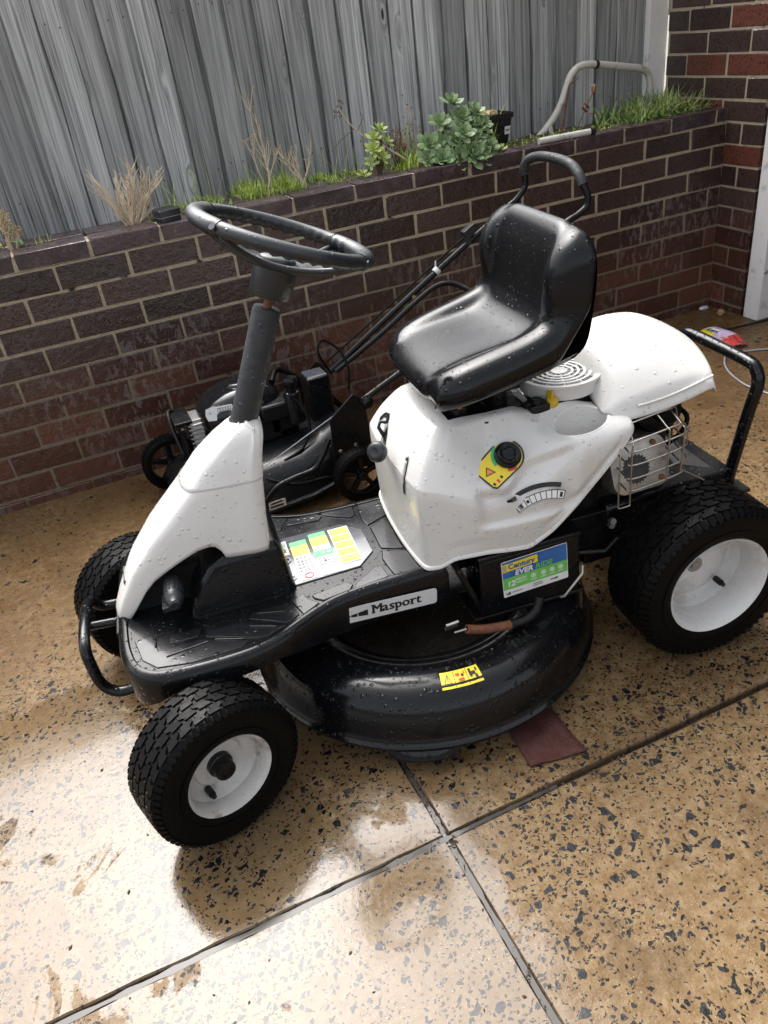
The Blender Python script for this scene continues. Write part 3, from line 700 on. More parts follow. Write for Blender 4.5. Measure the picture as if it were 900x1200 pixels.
c2 = [(.0, .90, 1, 1, 2, 1), (.0, .68, 1, .89, 1, 1), (-.06, .42, 1.02, .56, 2, 1)]; tinyrow(c2, .1, .95, .70, .86, 4, 2, 6, .5); tinyrow(c2, .05, .95, .57, .67, 5, 2, 3, .7); tinyrow(c2, .3, .95, .44, .54, 2, 1, 0, .6); tinyrow(c2, .05, .95, .20, .41, 4, 3, 3, .75); tinyrow(c2, .3, .6, .25, .35, 1, 1, 6, .5)
decal(.355, .396, -.092, .082, c2)
c3 = []
for k in range(5):
    c3.append((.04, .02+k*.197, .96, .19+k*.197, 1, 1)); c3.append((.08, .05+k*.197, .46, .17+k*.197, 6, 2)); c3.append((.11, .065+k*.197, .43, .155+k*.197, 1, 3)); tinyrow(c3, .52, .92, .04+k*.197, .17+k*.197, 3, 2, (6, 4, 6, 6, 4)[k], .5)
decal(.404, .452, -.070, .080, c3)
decal(.276, .300, .022, .082, [(.1, .55, .9, .9, 3, 1), (.3, .2, .8, .45, 4, 1)], 'small_label')
# red prohibition ring, white rings
for (cx, cy, r, mt) in [(.326, -.078, .0105, 's_red'), (.289, -.072, .0085, 's_white'), (.287, .000, .0115, 's_grey')]:
    b = MB(); b.lathe([(r, .0), (r, .0008), (r*.75, .0008), (r*.75, 0)], 28, (cx, cy, ZP+.0055), (0, 0, 1)); b.build('ring_mark', mt, fb)
b = MB(); b.poly([(.276, -.086, ZP+.0045), (.286, -.092, ZP+.0045), (.284, -.083, ZP+.0045)], (0, 0, 1), .0006); b.build('arrow_mark', 's_yellow', fb)
# side badge
BD = frame((.357, -.1935, .2745), (1, .030, -.085), (0, 0, 1))
bw_, bh_ = .224, .040
pts = rrect(0, 0, bw_, bh_, .007)
badge = plate('badge', BD, [(pts, 0, 0)], ['s_silver'], fb, .0016)
plate('badge_stripes', BD @ Matrix.Translation((0, 0, .0016)), [([(.010, .0165), (.024, .0150), (.024, .0200)], 0, 0), ([(.026, .0150), (.040, .0135), (.040, .0225), (.026, .0202)], 0, 0), ([(.042, .0135), (.064, .0115), (.064, .0265), (.042, .0228)], 0, 0)], ['s_black'], badge, .0006)
def serif_word(word, M0, size, mat, par, adv):
    x = 0
    for ch in word:
        o = text('letter', ch, M0 @ Matrix.Translation((x, 0, 0)), size, mat, par)
        inv = M0.inverted(); xs = [(inv @ v.co) for v in o.data.vertices]; x0, x1 = min(p.x for p in xs), max(p.x for p in xs); y0, y1 = min(p.y for p in xs), max(p.y for p in xs)
        bm = bmesh.new(); bm.from_mesh(o.data); src = list(bm.faces)
        for d in (.022, .044, -.020):     # heavier strokes
            r = bmesh.ops.duplicate(bm, geom=src); vs = [e for e in r['geom'] if isinstance(e, bmesh.types.BMVert)]
            bmesh.ops.translate(bm, verts=vs, vec=M0.to_3x3() @ Vector((d*size, (.006 if d > 0 else -.006)*size, .00003*(1+abs(d)*100))))
        st = .105*size
        feet = {'M': [(x0+st*.5, y0), (x1-st*.3, y0), (x0+st*.2, y1)], 'p': [(x0+st*.6, y0), (x0+st*.1, y1)], 'r': [(x0+st*.6, y0), (x0+st*.1, y1)], 't': [], 'a': [(x1, y0)]}.get(ch, [])
        for fx, fy in feet:
            wd = st*(1.5 if ch != 'a' else .7); dy = .028*size*(1 if fy == y0 else -1)
            c = M0 @ Vector((fx, fy+dy, .0005)); R3 = M0.to_3x3()
            bmesh.ops.create_cube(bm, size=1, matrix=Matrix.Translation(c) @ R3.to_4x4() @ Matrix.Diagonal((wd*1.6, .055*size, .0011, 1)))
        bm.to_mesh(o.data); bm.free()
        x += (x1-x0)+.085*size+.02*size
    return x
serif_word('Masport', BD @ Matrix.Translation((.072, .0125, .0018)), .0325, 's_black', badge, 1)
# bumper bar and front badge
b = MB(); b.tube(spline([(-.092, .13, .262), (-.150, .128, .268), (-.172, .110, .300), (-.176, .02, .312), (-.176, -.060, .305), (-.174, -.082, .270), (-.165, -.092, .215), (-.135, -.100, .190), (-.080, -.105, .195)], 8), .0125, 14)
b.tube([(-.172, .015, .300), (-.090, .015, .292)], .010, 12)
b.build('bumper_bar', 'deck', mow, smooth=60)
b = MB(); b.box((-.1005, -.01, .300), (.008, .12, .045)); b.build('front_grille', 'darkmetal', mow, bevel=.003)
b = MB(); b.tube([(.03, -.26, .30), (.035, -.275, .24), (.04, -.29, .20)], .006, 8); b.box((.055, -.25, .22), (.05, .05, .16)); b.build('kingpin', 'darkmetal', mow, bevel=.003)
b = MB(); b.box((.06, 0, .20), (.06, .60, .05)); b.box((.30, -.09, .235), (.6, .04, .05)); b.box((.30, .09, .235), (.6, .04, .05)); b.box((.06, .25, .22), (.05, .05, .16)); b.build('front_axle', 'darkmetal', mow, bevel=.004)

# ---- steering cowl -----------------------------------------------------------------
lev = [(.300, (-.100, .275, .040, .112)), (.345, (-.098, .272, .050, .112)), (.385, (-.078, .268, .056, .111)), (.450, (-.040, .262, .062, .106)), (.520, (.020, .268, .066, .098)), (.600, (.104, .279, .064, .086)), (.650, (.150, .290, .056, .073)), (.685, (.196, .301, .048, .060)), (.702, (.222, .301, .040, .048)), (.712, (.234, .291, .030, .035))]
def cowl_pt(u, z):
    af, ar, wf, wr = interp(z, lev)
    # u in 0..1 round the section, from front centre over the near side to the rear centre and back
    hp = [(af, 0), (af+.004, -wf*.55), (af+.020, -wf), (af+(ar-af)*.35, -(wf+(wr-wf)*.55)), (af+(ar-af)*.7, -(wf+(wr-wf)*.9)), (ar-.022, -wr), (ar-.004, -wr*.80), (ar, 0)]
    full = hp+[(a, -b_) for a, b_ in reversed(hp[1:-1])]
    n = len(full); s_ = spline([(p[0], p[1], 0) for p in full], 8, True); q = s_[int(u*len(s_)) % len(s_)]
    return q
NU = 112
def cowl_bottom(a, b_):
    if abs(b_) < .038 and a < .1: return .290
    if a > .268 and abs(b_) < .095: return .448
    return interp(a, [(-.10, .300), (-.060, .345), (-.035, .385), (.000, .424), (.035, .447), (.070, .466), (.110, .484), (.143, .489), (.155, .478), (.163, .456), (.258, .452), (.29, .452)])
rings_ = []
NT = 22
cols = []
for k in range(NU):
    u = k/NU; zb = .35
    for it in range(12):
        q = cowl_pt(u, zb); zb = .5*zb+.5*cowl_bottom(q.x, q.y)
    col = []
    for i in range(NT+1):
        t = i/NT; z = zb+(.702-zb)*t; q = cowl_pt(u, z); col.append(Vector((q.x, q.y, z)))
    q = cowl_pt(u, .712); col.append(Vector((q.x, q.y, .7105)))
    cx, cy = .265, 0
    col.append(Vector((cx+(q.x-cx)*.86, q.y*.86, .712)))
    an = math.atan2(q.y, q.x-cx); col.append(Vector((cx+.0265*math.cos(an), .0265*math.sin(an), .710))); col.append(Vector((cx+.0255*math.cos(an), .0255*math.sin(an), .702)))
    cols.append(col)
b = MB(); b.rings([[c[i] for c in cols] for i in range(len(cols[0]))], True, False, False)
cowl = b.build('steering_cowl', 'white', mow, smooth=50, solid=.004)
# grey seam line round the cowl
def cowl_r(u, z, out=.0008):
    q = cowl_pt(u, z); return Vector((q.x, q.y, z))
seam = [cowl_r(k/NU, .606) for k in range(NU)]
sm = MB(); outer = [p+(Vector((p.x-.2, p.y, 0)).normalized())*.0009 for p in seam]; inner = [p-(Vector((p.x-.2, p.y, 0)).normalized())*.004 for p in seam]
top_ = [p+Vector((0, 0, .0014)) for p in outer]
sm.rings([inner, outer, top_, [p+Vector((0, 0, .006)) for p in inner]], True, False, False); sm.build('cowl_seam', 'seam', cowl, smooth=60)
# console behind / under the cowl
def cons_ring(z, a0, a1, w, r=.012):
    return [Vector((x, y, z)) for x, y in rrect(a0, -w, a1, w, r)]
b = MB(); b.rings([cons_ring(.335, .060, .292, .120, .02), cons_ring(.350, .062, .288, .117, .02), cons_ring(.400, .085, .284, .109, .018), cons_ring(.440, .118, .279, .103, .016), cons_ring(.458, .150, .274, .099, .014), cons_ring(.464, .162, .262, .092, .014)])
b.build('console', 'black', mow, smooth=60)
b = MB(); b.box((.03, 0, .37), (.18, .060, .10)); b.build('inner_frame', 'grease', mow)
# pedal
b = MB()
for k in range(14):
    an = 2*PI*k/14; b.box((.040+.0192*math.cos(an), -.092, .410+.0192*math.sin(an)), (.003, .046, .003), (0, -an, 0))
b.lathe([(0, -.066), (.0188, -.066), (.0192, -.070), (.0192, -.114), (.0180, -.118), (.0172, -.124), (.0192, -.127), (.0190, -.134), (.0130, -.142), (.0120, -.150), (.0075, -.153), (.007, -.150), (0, -.150)], 28, (.040, 0, .410), (0, 1, 0)); b.tube([(.04, -.075, .410), (.04, 0, .38)], .008); b.box((.028, -.10, .385), (.035, .05, .010))
b.build('pedal', 'greyplastic', mow, smooth=35)

# ---- steering column and wheel ------------------------------------------------------
ax = Vector((.395, 0, .918)).normalized(); c0 = Vector((.262, 0, .690)); 
def onax(t): return c0+ax*t
b = MB(); b.lathe([(.0275, 0), (.0275, .245), (.0255, .2515), (.010, .252)], 28, c0, ax); b.build('steering_column', 'foam', mow, smooth=40)
b = MB(); b.lathe([(.0085, .23), (.0085, .29)], 16, c0, ax); b.build('steering_shaft', 'rust', mow, smooth=60)
whl = Vector((.4155, 0, 1.046))
hubc = whl-ax*.052
b = MB(); b.lathe([(.0, .0), (.038, .0), (.0405, .003), (.042, .048), (.044, .066), (.030, .072), (0, .072)], 36, hubc-ax*.062, ax)
b.build('steering_boss', 'greyplastic', mow, smooth=40)
ux = Vector((ax.z, 0, -ax.x)).normalized(); uy = Vector((0, 1, 0))
b = MB(); RR = .160; path = []; nn = 144
rs = []
for k in range(nn):
    an = 2*PI*k/nn; ru = 1.0; rad = .0135
    c_ = math.cos(an); s_ = math.sin(an)
    if abs(c_) > .80: rad = .0155
    grip = abs(s_) > .35
    ctr = whl+ux*c_*RR+uy*s_*RR; ro = (ux*c_+uy*s_)
    ring = []
    for j in range(14):
        t = 2*PI*j/14; rr_ = rad
        if grip and (math.sin(t) < .3 and math.cos(t) < .4): rr_ = rad*(1+.17*math.sin(an*44))
        ring.append(ctr+ro*math.cos(t)*rr_*1.05+ax*math.sin(t)*rr_)
    rs.append(ring)
b.rings(rs, True, loop=True)
for k_ in (38, 142, 218, 322):
    an = math.radians(k_); ctr = whl+(ux*math.cos(an)+uy*math.sin(an))*RR; td = (-ux*math.sin(an)+uy*math.cos(an))
    b.tube([ctr-td*.0012, ctr+td*.0012], .0150, 16)
sw = b.build('steering_wheel', 'greyplastic', mow, smooth=60)
# dished spokes: two broad arms fore and aft that sag to the hub, with a moulded rim lip on both sides
b = MB(); rows = []
for i in range(17):
    t = -1+2*i/16; u = t*(RR-.004); at = abs(t)
    dep = -.050*(1-at**2.2); wd = .056+.050*at**2.5 if at < .999 else .10
    row = []
    for j in range(9):
        v = -1+2*j/8; edge = abs(v)**6
        row.append(whl+ux*(u*(1-.10*abs(v)**2*at))+uy*(v*wd)+ax*(dep+.010*edge*(1-at*.6)-.004))
    rows.append(row)
o_ = len(b.v); n_ = 9
b.rings(rows, False)
b.build('spoke_plate', 'greyplastic', sw, smooth=180, solid=.006)
b = MB()
for sg in (1, -1):
    pth = []
    for i in range(25):
        t = -1+2*i/24; at = abs(t); pth.append(whl+ux*(t*(RR-.018))+uy*(sg*(.060+.050*at**2.5))+ax*(-.050*(1-at**2.2)+.003))
    b.tube(pth, .0062, 10)
b.build('spoke_lip', 'greyplastic', sw, smooth=60)
b = MB(); b.lathe([(.0, .014), (.030, .013), (.036, .008), (.037, -.01)], 30, whl-ax*.050, ax); b.build('wheel_cap', 'greyplastic', sw, smooth=50)

# ---- main white body ------------------------------------------------------------------
cx0 = .80
halfP = [(.556, .0), (.557, -.06), (.561, -.120), (.566, -.160), (.574, -.180), (.594, -.191), (.625, -.200), (.680, -.212), (.740, -.222), (.800, -.226), (.860, -.228), (.920, -.226), (.975, -.226), (1.016, -.222), (1.036, -.204), (1.044, -.165), (1.038, -.10), (1.03, -.04), (1.03, 0)]
def zedge(a): return interp(a, [(.55, .336), (.60, .345), (.63, .362), (.70, .366), (.79, .358), (.84, .385), (.90, .437), (.96, .500), (1.02, .566), (1.05, .580)])
# cross profile of each column as (scale towards centre, z)
frontC = [(1.00, .34), (1.010, .42), (1.020, .50), (1.015, .545), (.995, .560), (.900, .598), (.780, .630), (.735, .640), (.690, .6465), (.60, .651), (.50, .652)]
cornC = [(1.00, .345), (1.010, .42), (1.020, .50), (1.015, .530), (.990, .545), (.880, .585), (.750, .625), (.700, .637), (.660, .6445), (.58, .650), (.50, .651)]
sideC = [(1.00, .36), (1.045, .43), (1.060, .480), (1.045, .500), (1.005, .516), (.870, .548), (.720, .583), (.650, .610), (.600, .637), (.560, .645), (.48, .647)]
sideR = [(1.00, .36), (1.035, .46), (1.055, .530), (1.045, .562), (1.01, .580), (.95, .590), (.82, .597), (.70, .604), (.62, .614), (.56, .626), (.48, .630)]
backC = [(1.00, .575), (1.012, .583), (1.010, .592), (.985, .600), (.93, .605), (.85, .610), (.75, .618), (.65, .628), (.60, .633), (.54, .638), (.48, .640)]
pp = spline([(p[0], p[1], 0) for p in halfP], 5)
full = pp+[Vector((p.x, -p.y, 0)) for p in reversed(pp[1:-1])]
cols = []
for p in full:
    a = p.x; wgt = [interp(a, [(.556, (1., 0., 0., 0.)), (.575, (.5, .5, 0., 0.)), (.61, (.0, 1., 0., 0.)), (.70, (.0, 0., 1., 0.)), (.90, (.0, 0., 1., 0.)), (1.02, (0., 0., .25, .75)), (1.04, (0., 0., 0., 1.))])][0]
    ze = zedge(a); col = []
    for k in range(11):
        sc = sum(w_*C[k][0] for w_, C in zip(wgt, (frontC, cornC, sideC, backC))); z = sum(w_*C[k][1] for w_, C in zip(wgt, (frontC, cornC, sideC, backC)))
        tr = interp(a, [(.80, 0), (.90, 1)]); sc += wgt[2]*tr*(sideR[k][0]-sideC[k][0]); z += wgt[2]*tr*(sideR[k][1]-sideC[k][1])
        if k == 0: z = ze
        else: z = max(z, ze+.012*k**.5) if k < 3 else max(z, ze+.018)
        x = cx0+(p.x-cx0)*sc; y = p.y*sc
        col.append(Vector((x, y, z)))
    col = spline(col, 6)
    def sst(x, a, b): t = min(1, max(0, (x-a)/(b-a))); return t*t*(3-2*t)
    for q in col[4:]:
        # moulded pocket for the throttle in each flank
        up = .548+.30*(q.x-.78)+.020*math.exp(-((q.x-.75)/.04)**2)*-1
        wt = sst(q.x, .678, .696)*(1-sst(q.x, .880, .905))*sst(q.z, .440, .456)*(1-sst(q.z, up-.006, up+.006))*sst(abs(q.y), .12, .15)
        q.y *= 1-.060*wt; q.z -= .013*wt
        # rolled lip round the lower edge
        zr = q.z-ze; gr = sst(zr, .014, .022)*(1-sst(zr, .030, .044))*(1-sst(q.x, .98, 1.01))
        q.y *= 1-.028*gr; q.x += .005*gr if q.x < .60 else 0
    # flange round the lower edge
    cols.append([Vector((cx0+(p.x-cx0)*1.025, p.y*1.03, ze+.004)), Vector((cx0+(p.x-cx0)*1.02, p.y*1.025, ze+.012)), Vector((cx0+(p.x-cx0)*1.004, p.y*1.008, ze+.016))]+col[1:])
b = MB(); b.rings([[c[i] for c in cols] for i in range(len(cols[0]))], True, False, False)
# inner top sheet (closed with a fan towards the seat opening)
last = [c[-1] for c in cols]; mid_ = [Vector((cx0+(p.x-cx0)*.5, p.y*.5, p.z-.001)) for p in last]; b2 = len(b.v)
b.rings([last, mid_], True, False, False); b.v += []; ctr_i = len(b.v); b.v.append(Vector((cx0, 0, .645))); m0 = ctr_i-len(mid_)
for i in range(len(mid_)): b.f.append((m0+i, m0+(i+1) % len(mid_), ctr_i)); b.mi.append(0)
body = b.build('body_shell', 'white', mow, smooth=180, subsurf=1, solid=.005, merge=True)
def cutter(verts_fn):
    q = MB(); verts_fn(q); return q.build('cutter', 'white', mow)
def prism(pts, z0, z1, lean=(0, 0)):
    q = MB(); q.rings([[Vector((x+lean[0]*z0, y+lean[1]*z0, z0)) for x, y in pts], [Vector((x, y, z1)) for x, y in pts]]); return q.build('cutter', 'white', mow)
cuts = [prism([(.668, -.112), (.668, .112), (.845, .112), (.845, -.085), (.80, -.112)], .56, .72),
        prism([(.852+.01, -.085), (.862, .10), (.99, .10), (1.01, .07), (1.01, -.105), (.985, -.125), (.88, -.125)], .55, .74)]
el = [( .936+.058*math.cos(t), -.176+.034*math.sin(t)) for t in [2*PI*k/40 for k in range(40)]]
cuts.append(prism(el, .40, .75))
def slot3(pts, r, d=(-1, 0, 0), ln=.05):
    q = MB(); q.tube([Vector(p) for p in pts], r, 10); return q.build('cutter', 'white', mow)
def ribbon(pts, wv, dv):
    """thin cutting ribbon through the skin: pts centre line, wv half width vector, dv half depth vector"""
    q = MB(); wv = Vector(wv); dv = Vector(dv); q.rings([[Vector(p)+wv+dv, Vector(p)-wv+dv, Vector(p)-wv-dv, Vector(p)+wv-dv] for p in pts]); return q.build('cutter', 'white', mow)
cuts.append(ribbon([(.582, -.108, .578), (.568, -.118, .552), (.556, -.118, .538), (.556, -.112, .512)], (0, .0050, 0), (.05, 0, .02)))
cuts.append(ribbon([(.600, .052, .605), (.575, .044, .578), (.560, .036, .555), (.556, .018, .530)], (0, .0070, 0), (.05, 0, .03)))
cut(body, cuts)
body.data.polygons.foreach_set('use_smooth', [True]*len(body.data.polygons)); body.data.set_sharp_from_angle(angle=math.radians(42))
# dark liner under the body
b = MB(); b.box((.745, 0, .50), (.27, .24, .16)); b.build('liner', 'grease', mow, bevel=.01)
# cup holder
def cup(ray):
    b = MB(); rs = []; T = [2*PI*k/48 for k in range(48)]
    zs = []
    for t in T:
        h_ = ray(.936+.058*1.16*math.cos(t), -.176+.034*1.16*math.sin(t))[0]; zs.append(h_.z if h_ is not None and h_.z > .5 else None)
    zs = [z if z is not None else min(q for q in zs if q is not None) for z in zs]
    zs = [sum(zs[(i+j) % 48] for j in (-2, -1, 0, 1, 2))/5 for i in range(48)]
    for (sc, dz_, fl) in [(1.14, -.003, 0), (1.10, .0015, 0), (1.03, .001, 0), (.985, -.004, 0), (.955, -.018, 0), (.92, .530, 1), (.88, .522, 1), (.60, .520, 1), (.02, .520, 1)]:
        rs.append([Vector((.936+.058*sc*math.cos(t), -.176+.034*sc*math.sin(t), dz_ if fl else z+dz_)) for t, z in zip(T, zs)])
    b.rings(rs, True, False, False); b.build('cup_holder', 'white', mow, smooth=60)
# seat base metal seen in the opening
b = MB(); b.box((.70, -.095, .668), (.03, .008, .050)); b.box((.70, .095, .668), (.03, .008, .05)); b.box((.76, 0, .615), (.17, .20, .05)); b.box((.765, 0, .675), (.16, .17, .012)); b.tube([(.69, -.11, .66), (.69, .11, .66)], .007); b.tube([(.72, -.05, .60), (.74, -.05, .70)], .012)
b.tube([(.80, -.06, .60), (.80, -.06, .70)], .022, 14)
b.build('seat_bracket', 'darkmetal', mow, bevel=.002)
b = MB(); b.lathe([(.0, .007), (.008, .006), (.009, 0)], 12, (.698, -.099, .672), (0, -1, 0)); b.build('brass_bolt', 'brassy', mow, smooth=30)
for p in [(.745, -.128, .634), (.815, -.128, .634)]:
    b = MB(); b.lathe([(.0, .002), (.006, .002), (.0065, 0)], 16, p, (0, -.35, 1)); b.build('drain_plug', 's_black', mow, smooth=30)

from mathutils.bvhtree import BVHTree
bpy.context.view_layer.update()
_bv = BVHTree.FromPolygons([v.co for v in body.data.vertices], [tuple(p.vertices) for p in body.data.polygons])
def on_body(a, b_, z0=1.0):
    hit = _bv.ray_cast(Vector((a, b_, z0)), Vector((0, 0, -1))); return hit[0], hit[1]
cup(on_body)
def body_frame(a, b_, xdir=(1, 0, 0), lift=.0008):
    p, n = on_body(a, b_)
    if n.z < 0: n = -n
    x = Vector(xdir); x = (x-n*x.dot(n)).normalized(); y = n.cross(x); M4 = Matrix((x, y, n)).transposed().to_4x4(); M4.translation = p+n*lift; return M4
# ignition dial sticker and knob
DF = body_frame(.758, -.180, (1, .80, 0), .0012)
def arc_poly(cx, cy, r0, r1, a0, a1, n=10):
    o = [(cx+r0*math.cos(math.radians(a0+(a1-a0)*k/n)), cy+r0*math.sin(math.radians(a0+(a1-a0)*k/n))) for k in range(n+1)]
    return o+[(cx+r1*math.cos(math.radians(a1+(a0-a1)*k/n)), cy+r1*math.sin(math.radians(a1+(a0-a1)*k/n))) for k in range(n+1)]
def dpoly(): return [(-.060, -.022), (-.055, -.030), (.012, -.034)]+[(.014+.036*math.cos(math.radians(t)), .002+.036*math.sin(math.radians(t))) for t in range(-90, 91, 12)]+[(-.056, .036), (-.062, .030)]
dl = plate('ignition_sticker', DF, [(dpoly(), 0, 0), ([(p[0]*.93-.001, p[1]*.90) for p in dpoly()], 1, 1), (arc_poly(.012, .002, .018, .034, 95, 175), 2, 2), (arc_poly(.012, .002, .020, .033, 225, 262), 3, 2), ([(-.052, .004), (-.030, -.004), (-.036, .018)], 0, 2), ([(-.049, .005), (-.033, -.001), (-.037, .014)], 4, 3)]
    + [(-.054+.011*k, -.022-.002*k % .004, -.049+.011*k, -.016, (0, 3, 0)[k], 2) for k in range(3)], ['s_black', 's_yellow', 's_green', 's_red', 's_orange'], mow, .0005)
b = MB(); b.lathe([(.0285, 0), (.0285, .006), (.026, .009), (.0235, .010), (.0235, .017), (.021, .0195), (.016, .0185), (.014, .0175), (.010, .0190), (.0, .0190)], 36, (0, 0, 0), (0, 0, 1)); 
o = b.build('ignition_knob', 'black', mow, smooth=35); o.matrix_local = DF @ Matrix.Translation((.014, .002, .001))
# throttle slot, lever, scale
TF = body_frame(.800, -.222, (1, .50, 0), .0010)
TFf = frame(TF.translation, TF.to_3x3() @ Vector((1, 0, 0)), TF.to_3x3() @ Vector((0, 1, 0)))
sl_ = arc_poly(.000, -.112, .124, .134, 60, 126, 14); plate('throttle_slot', TFf, [(sl_, 0, 0)], ['s_black'], mow, .0016)
sc_ = [(arc_poly(.006, -.116, .102, .121, 58, 114, 14), 0, 0), (arc_poly(.006, -.116, .1035, .1195, 59, 113, 14), 1, 1)]
for k in range(7): sc_.append((arc_poly(.006, -.116, .1035, .1195, 66+6*k, 66.8+6*k, 2), 0, 2))
sc_ += [(arc_poly(.006, -.116, .105, .118, 106, 111.5, 3), 2, 2), (arc_poly(.006, -.116, .107, .116, 107, 109, 3), 0, 3), (arc_poly(.006, -.116, .106, .117, 60.5, 63.5, 3), 0, 2), (arc_poly(.006, -.116, .108, .115, 98, 101, 3), 0, 2)]
plate('throttle_scale', TFf @ Matrix.Translation((0, -.002, 0)), sc_, ['s_black', 's_white', 's_grey'], mow, .0005)
b = MB(); LT = TFf @ Matrix.Translation((-.036, .008, 0)); b.rings([[LT @ Vector(p) for p in ((-.004, -.006, -.002), (.006, -.004, -.002), (.004, .006, -.002), (-.006, .004, -.002))], [LT @ Vector(p) for p in ((-.010, .000, .018), (.001, .001, .018), (-.001, .010, .018), (-.012, .009, .018))], [LT @ Vector(p) for p in ((-.022, .008, .034), (-.014, .007, .037), (-.014, .013, .038), (-.022, .014, .035))]]); b.build('throttle_lever', 'black', mow, bevel=.001, smooth=40)
# height lever with round knob on the front face
b = MB(); kp = Vector((.528, -.036, .578)); b.lathe([(0, -.016), (.012, -.0155), (.020, -.010), (.0235, -.002), (.0225, .006), (.017, .012), (.010, .0135), (.008, .0125), (.0, .0125)], 28, kp, (-.55, -.55, .35)); b.build('lever_knob', 'greyplastic', mow, smooth=60)
b = MB(); b.tube([kp+Vector((.004, .006, -.004)), (.552, .012, .562), (.585, .030, .575)], .0055, 8); b.tube([(.575, .045, .602), (.563, .050, .604), (.556, .040, .596), (.566, .032, .570)], .0045, 8); b.build('height_lever', 'darkmetal', mow, smooth=60)
def on_front(b_, z): 
    h_ = _bv.ray_cast(Vector((.3, b_, z)), Vector((1, 0, 0)))[0]; return h_ if h_ is not None and h_.x < .72 else Vector((.60, b_, z))
def inlay(name, pts, wd, mat, lift=.0012):
    q = MB(); L_ = []
    pts = spline([(0, p[0], p[1]) for p in pts], 5)
    for i, p in enumerate(pts):
        t = (pts[min(i+1, len(pts)-1)]-pts[max(i-1, 0)]).normalized(); n_ = Vector((0, -t.z, t.y))*wd
        L_.append([on_front(p.y+n_.y, p.z+n_.z)-Vector((lift, 0, -lift)), on_front(p.y-n_.y, p.z-n_.z)-Vector((lift, 0, -lift))])
    q.rings(L_, False); q.build(name, mat, mow, solid=.001)
inlay('gear_slot', [(-.104, .584), (-.118, .556), (-.122, .536), (-.118, .508)], .0050, 's_grey'); inlay('gear_slot', [(-.107, .582), (-.121, .556), (-.125, .536), (-.121, .510)], .0028, 's_black', .002)
inlay('height_slot', [(.060, .604), (.048, .590), (.030, .580), (.018, .560), (.012, .535)], .0060, 's_black'); inlay('height_slot', [(.060, .606), (.085, .600), (.100, .585)], .0045, 's_black')
# embossed settings and worn label on the front face
b = MB()
for (bb, zz) in [(-.145, .535), (-.150, .500), (-.060, .555)]:
    b.lathe([(.0075, 0), (.0085, .0012), (.0095, 0)], 18, (.5545, bb, zz), (-1, 0, .05)); b.lathe([(.0050, 0), (.0060, .0012), (.0070, 0)], 18, (.5545, bb-.012, zz+.002), (-1, 0, .05))
LF = frame((.5600, -.160, .463), (.30, -1, 0), (.0, 0, 1))
b = MB(); b.poly([LF @ Vector(p) for p in ((-.012, .014, 0), (.0, .020, 0), (.014, .010, 0), (.016, -.012, 0), (.010, -.010, 0), (-.004, .004, 0))], LF.to_3x3() @ Vector((0, 0, 1)), .001)
# ---- recoil grille, well and fuel tap
gc = Vector((.956, -.042, .664))
b = MB()
for r in (.086, .070, .057, .044, .031): b.lathe([(r, -.003), (r, .003), (r-.0055, .003), (r-.0055, -.003), (r, -.003)], 56, gc, (0, 0, 1))
for k in range(12):
    an = 2*PI*k/12+.2; d = Vector((math.cos(an), math.sin(an), 0)); b.tube([gc+d*.012, gc+d*.084], .0028, 6)
b.lathe([(.018, -.002), (.018, .004), (0, .005)], 24, gc, (0, 0, 1)); b.lathe([(.086, -.030), (.087, -.004), (.092, -.002), (.092, .004), (.085, .004)], 56, gc, (0, 0, 1))
b.build('recoil_grille', 'white', mow, smooth=35)
b = MB(); b.lathe([(.084, 0), (0, 0)], 40, gc-Vector((0, 0, .014)), (0, 0, 1)); b.build('grille_backing', 's_black', mow)
b = MB(); b.box((.93, 0, .584), (.17, .25, .012)); b.build('well_floor', 'white', mow, bevel=.003)
b = MB(); b.lathe([(.078, -.095), (.078, -.028), (.0, -.028)], 40, gc, (0, 0, 1)); b.build('blower_housing', 'grease', mow, smooth=40)
b = MB(); b.box((.868, -.116, .628), (.044, .030, .026)); b.tube([(.852, -.112, .632), (.850, -.100, .640)], .012, 12); b.tube([(.866, -.116, .632), (.866, -.116, .652)], .012, 14); b.build('fuel_tap', 'darkmetal', mow, bevel=.002, smooth=40)
b = MB(); b.lathe([(0, -.008), (.0125, -.008), (.0135, .0), (.0125, .010), (.0, .012)], 10, (.899, -.121, .636), (0, -.4, 1)); b.box((.896, -.116, .652), (.004, .016, .020), (0, .2, .3)); b.build('fuel_tap_handle', 'yellowp', mow, smooth=30, bevel=.001)
# ---- rear hood
b = MB(); rows = []
bt = [-1, -1.004, -1.0, -.985, -.955, -.90, -.80, -.62, -.40, -.20, 0, .20, .40, .62, .80, .90, .955, .985, 1.0, 1.004, 1]
def hood_pt(t, f):
    a0 = 1.014+.012*max(0, 1-abs(f)**2.0); a1 = 1.228+.034*(1-abs(f)**2.2)
    a_ = a0+(a1-a0)*t; W_ = .188+.014*t
    zb = .588+.034*t-.010*math.sin(PI*t); zc = interp(t, [(0, .628), (.25, .640), (.5, .650), (.75, .654), (1, .650)]); zt = interp(t, [(0, .700), (.2, .722), (.45, .735), (.7, .728), (.88, .708), (1, .688)])
    af = abs(f)
    if af >= 1: z = zb if f in (-1, 1) and t >= 0 else zb
    return a_, W_, zb, zc, zt
for i in range(15):
    t = i/14; row = []
    for idx, f in enumerate(bt):
        a_, W_, zb, zc, zt = hood_pt(t, f); k = min(idx, len(bt)-1-idx)
        z = (zb, zb+.004, zb+.018, zb+(zc-zb)*.58, zb+(zc-zb)*.93, zc+.006)[k] if k < 6 else zc+.006+(zt-zc-.006)*(1-(abs(f)/.90)**2.5)
        off = (.004, .006, .0, 0, 0, 0)[k] if k < 6 else 0
        row.append(Vector((a_, f*W_+math.copysign(off, f) if f else 0, z)))
    rows.append(row)
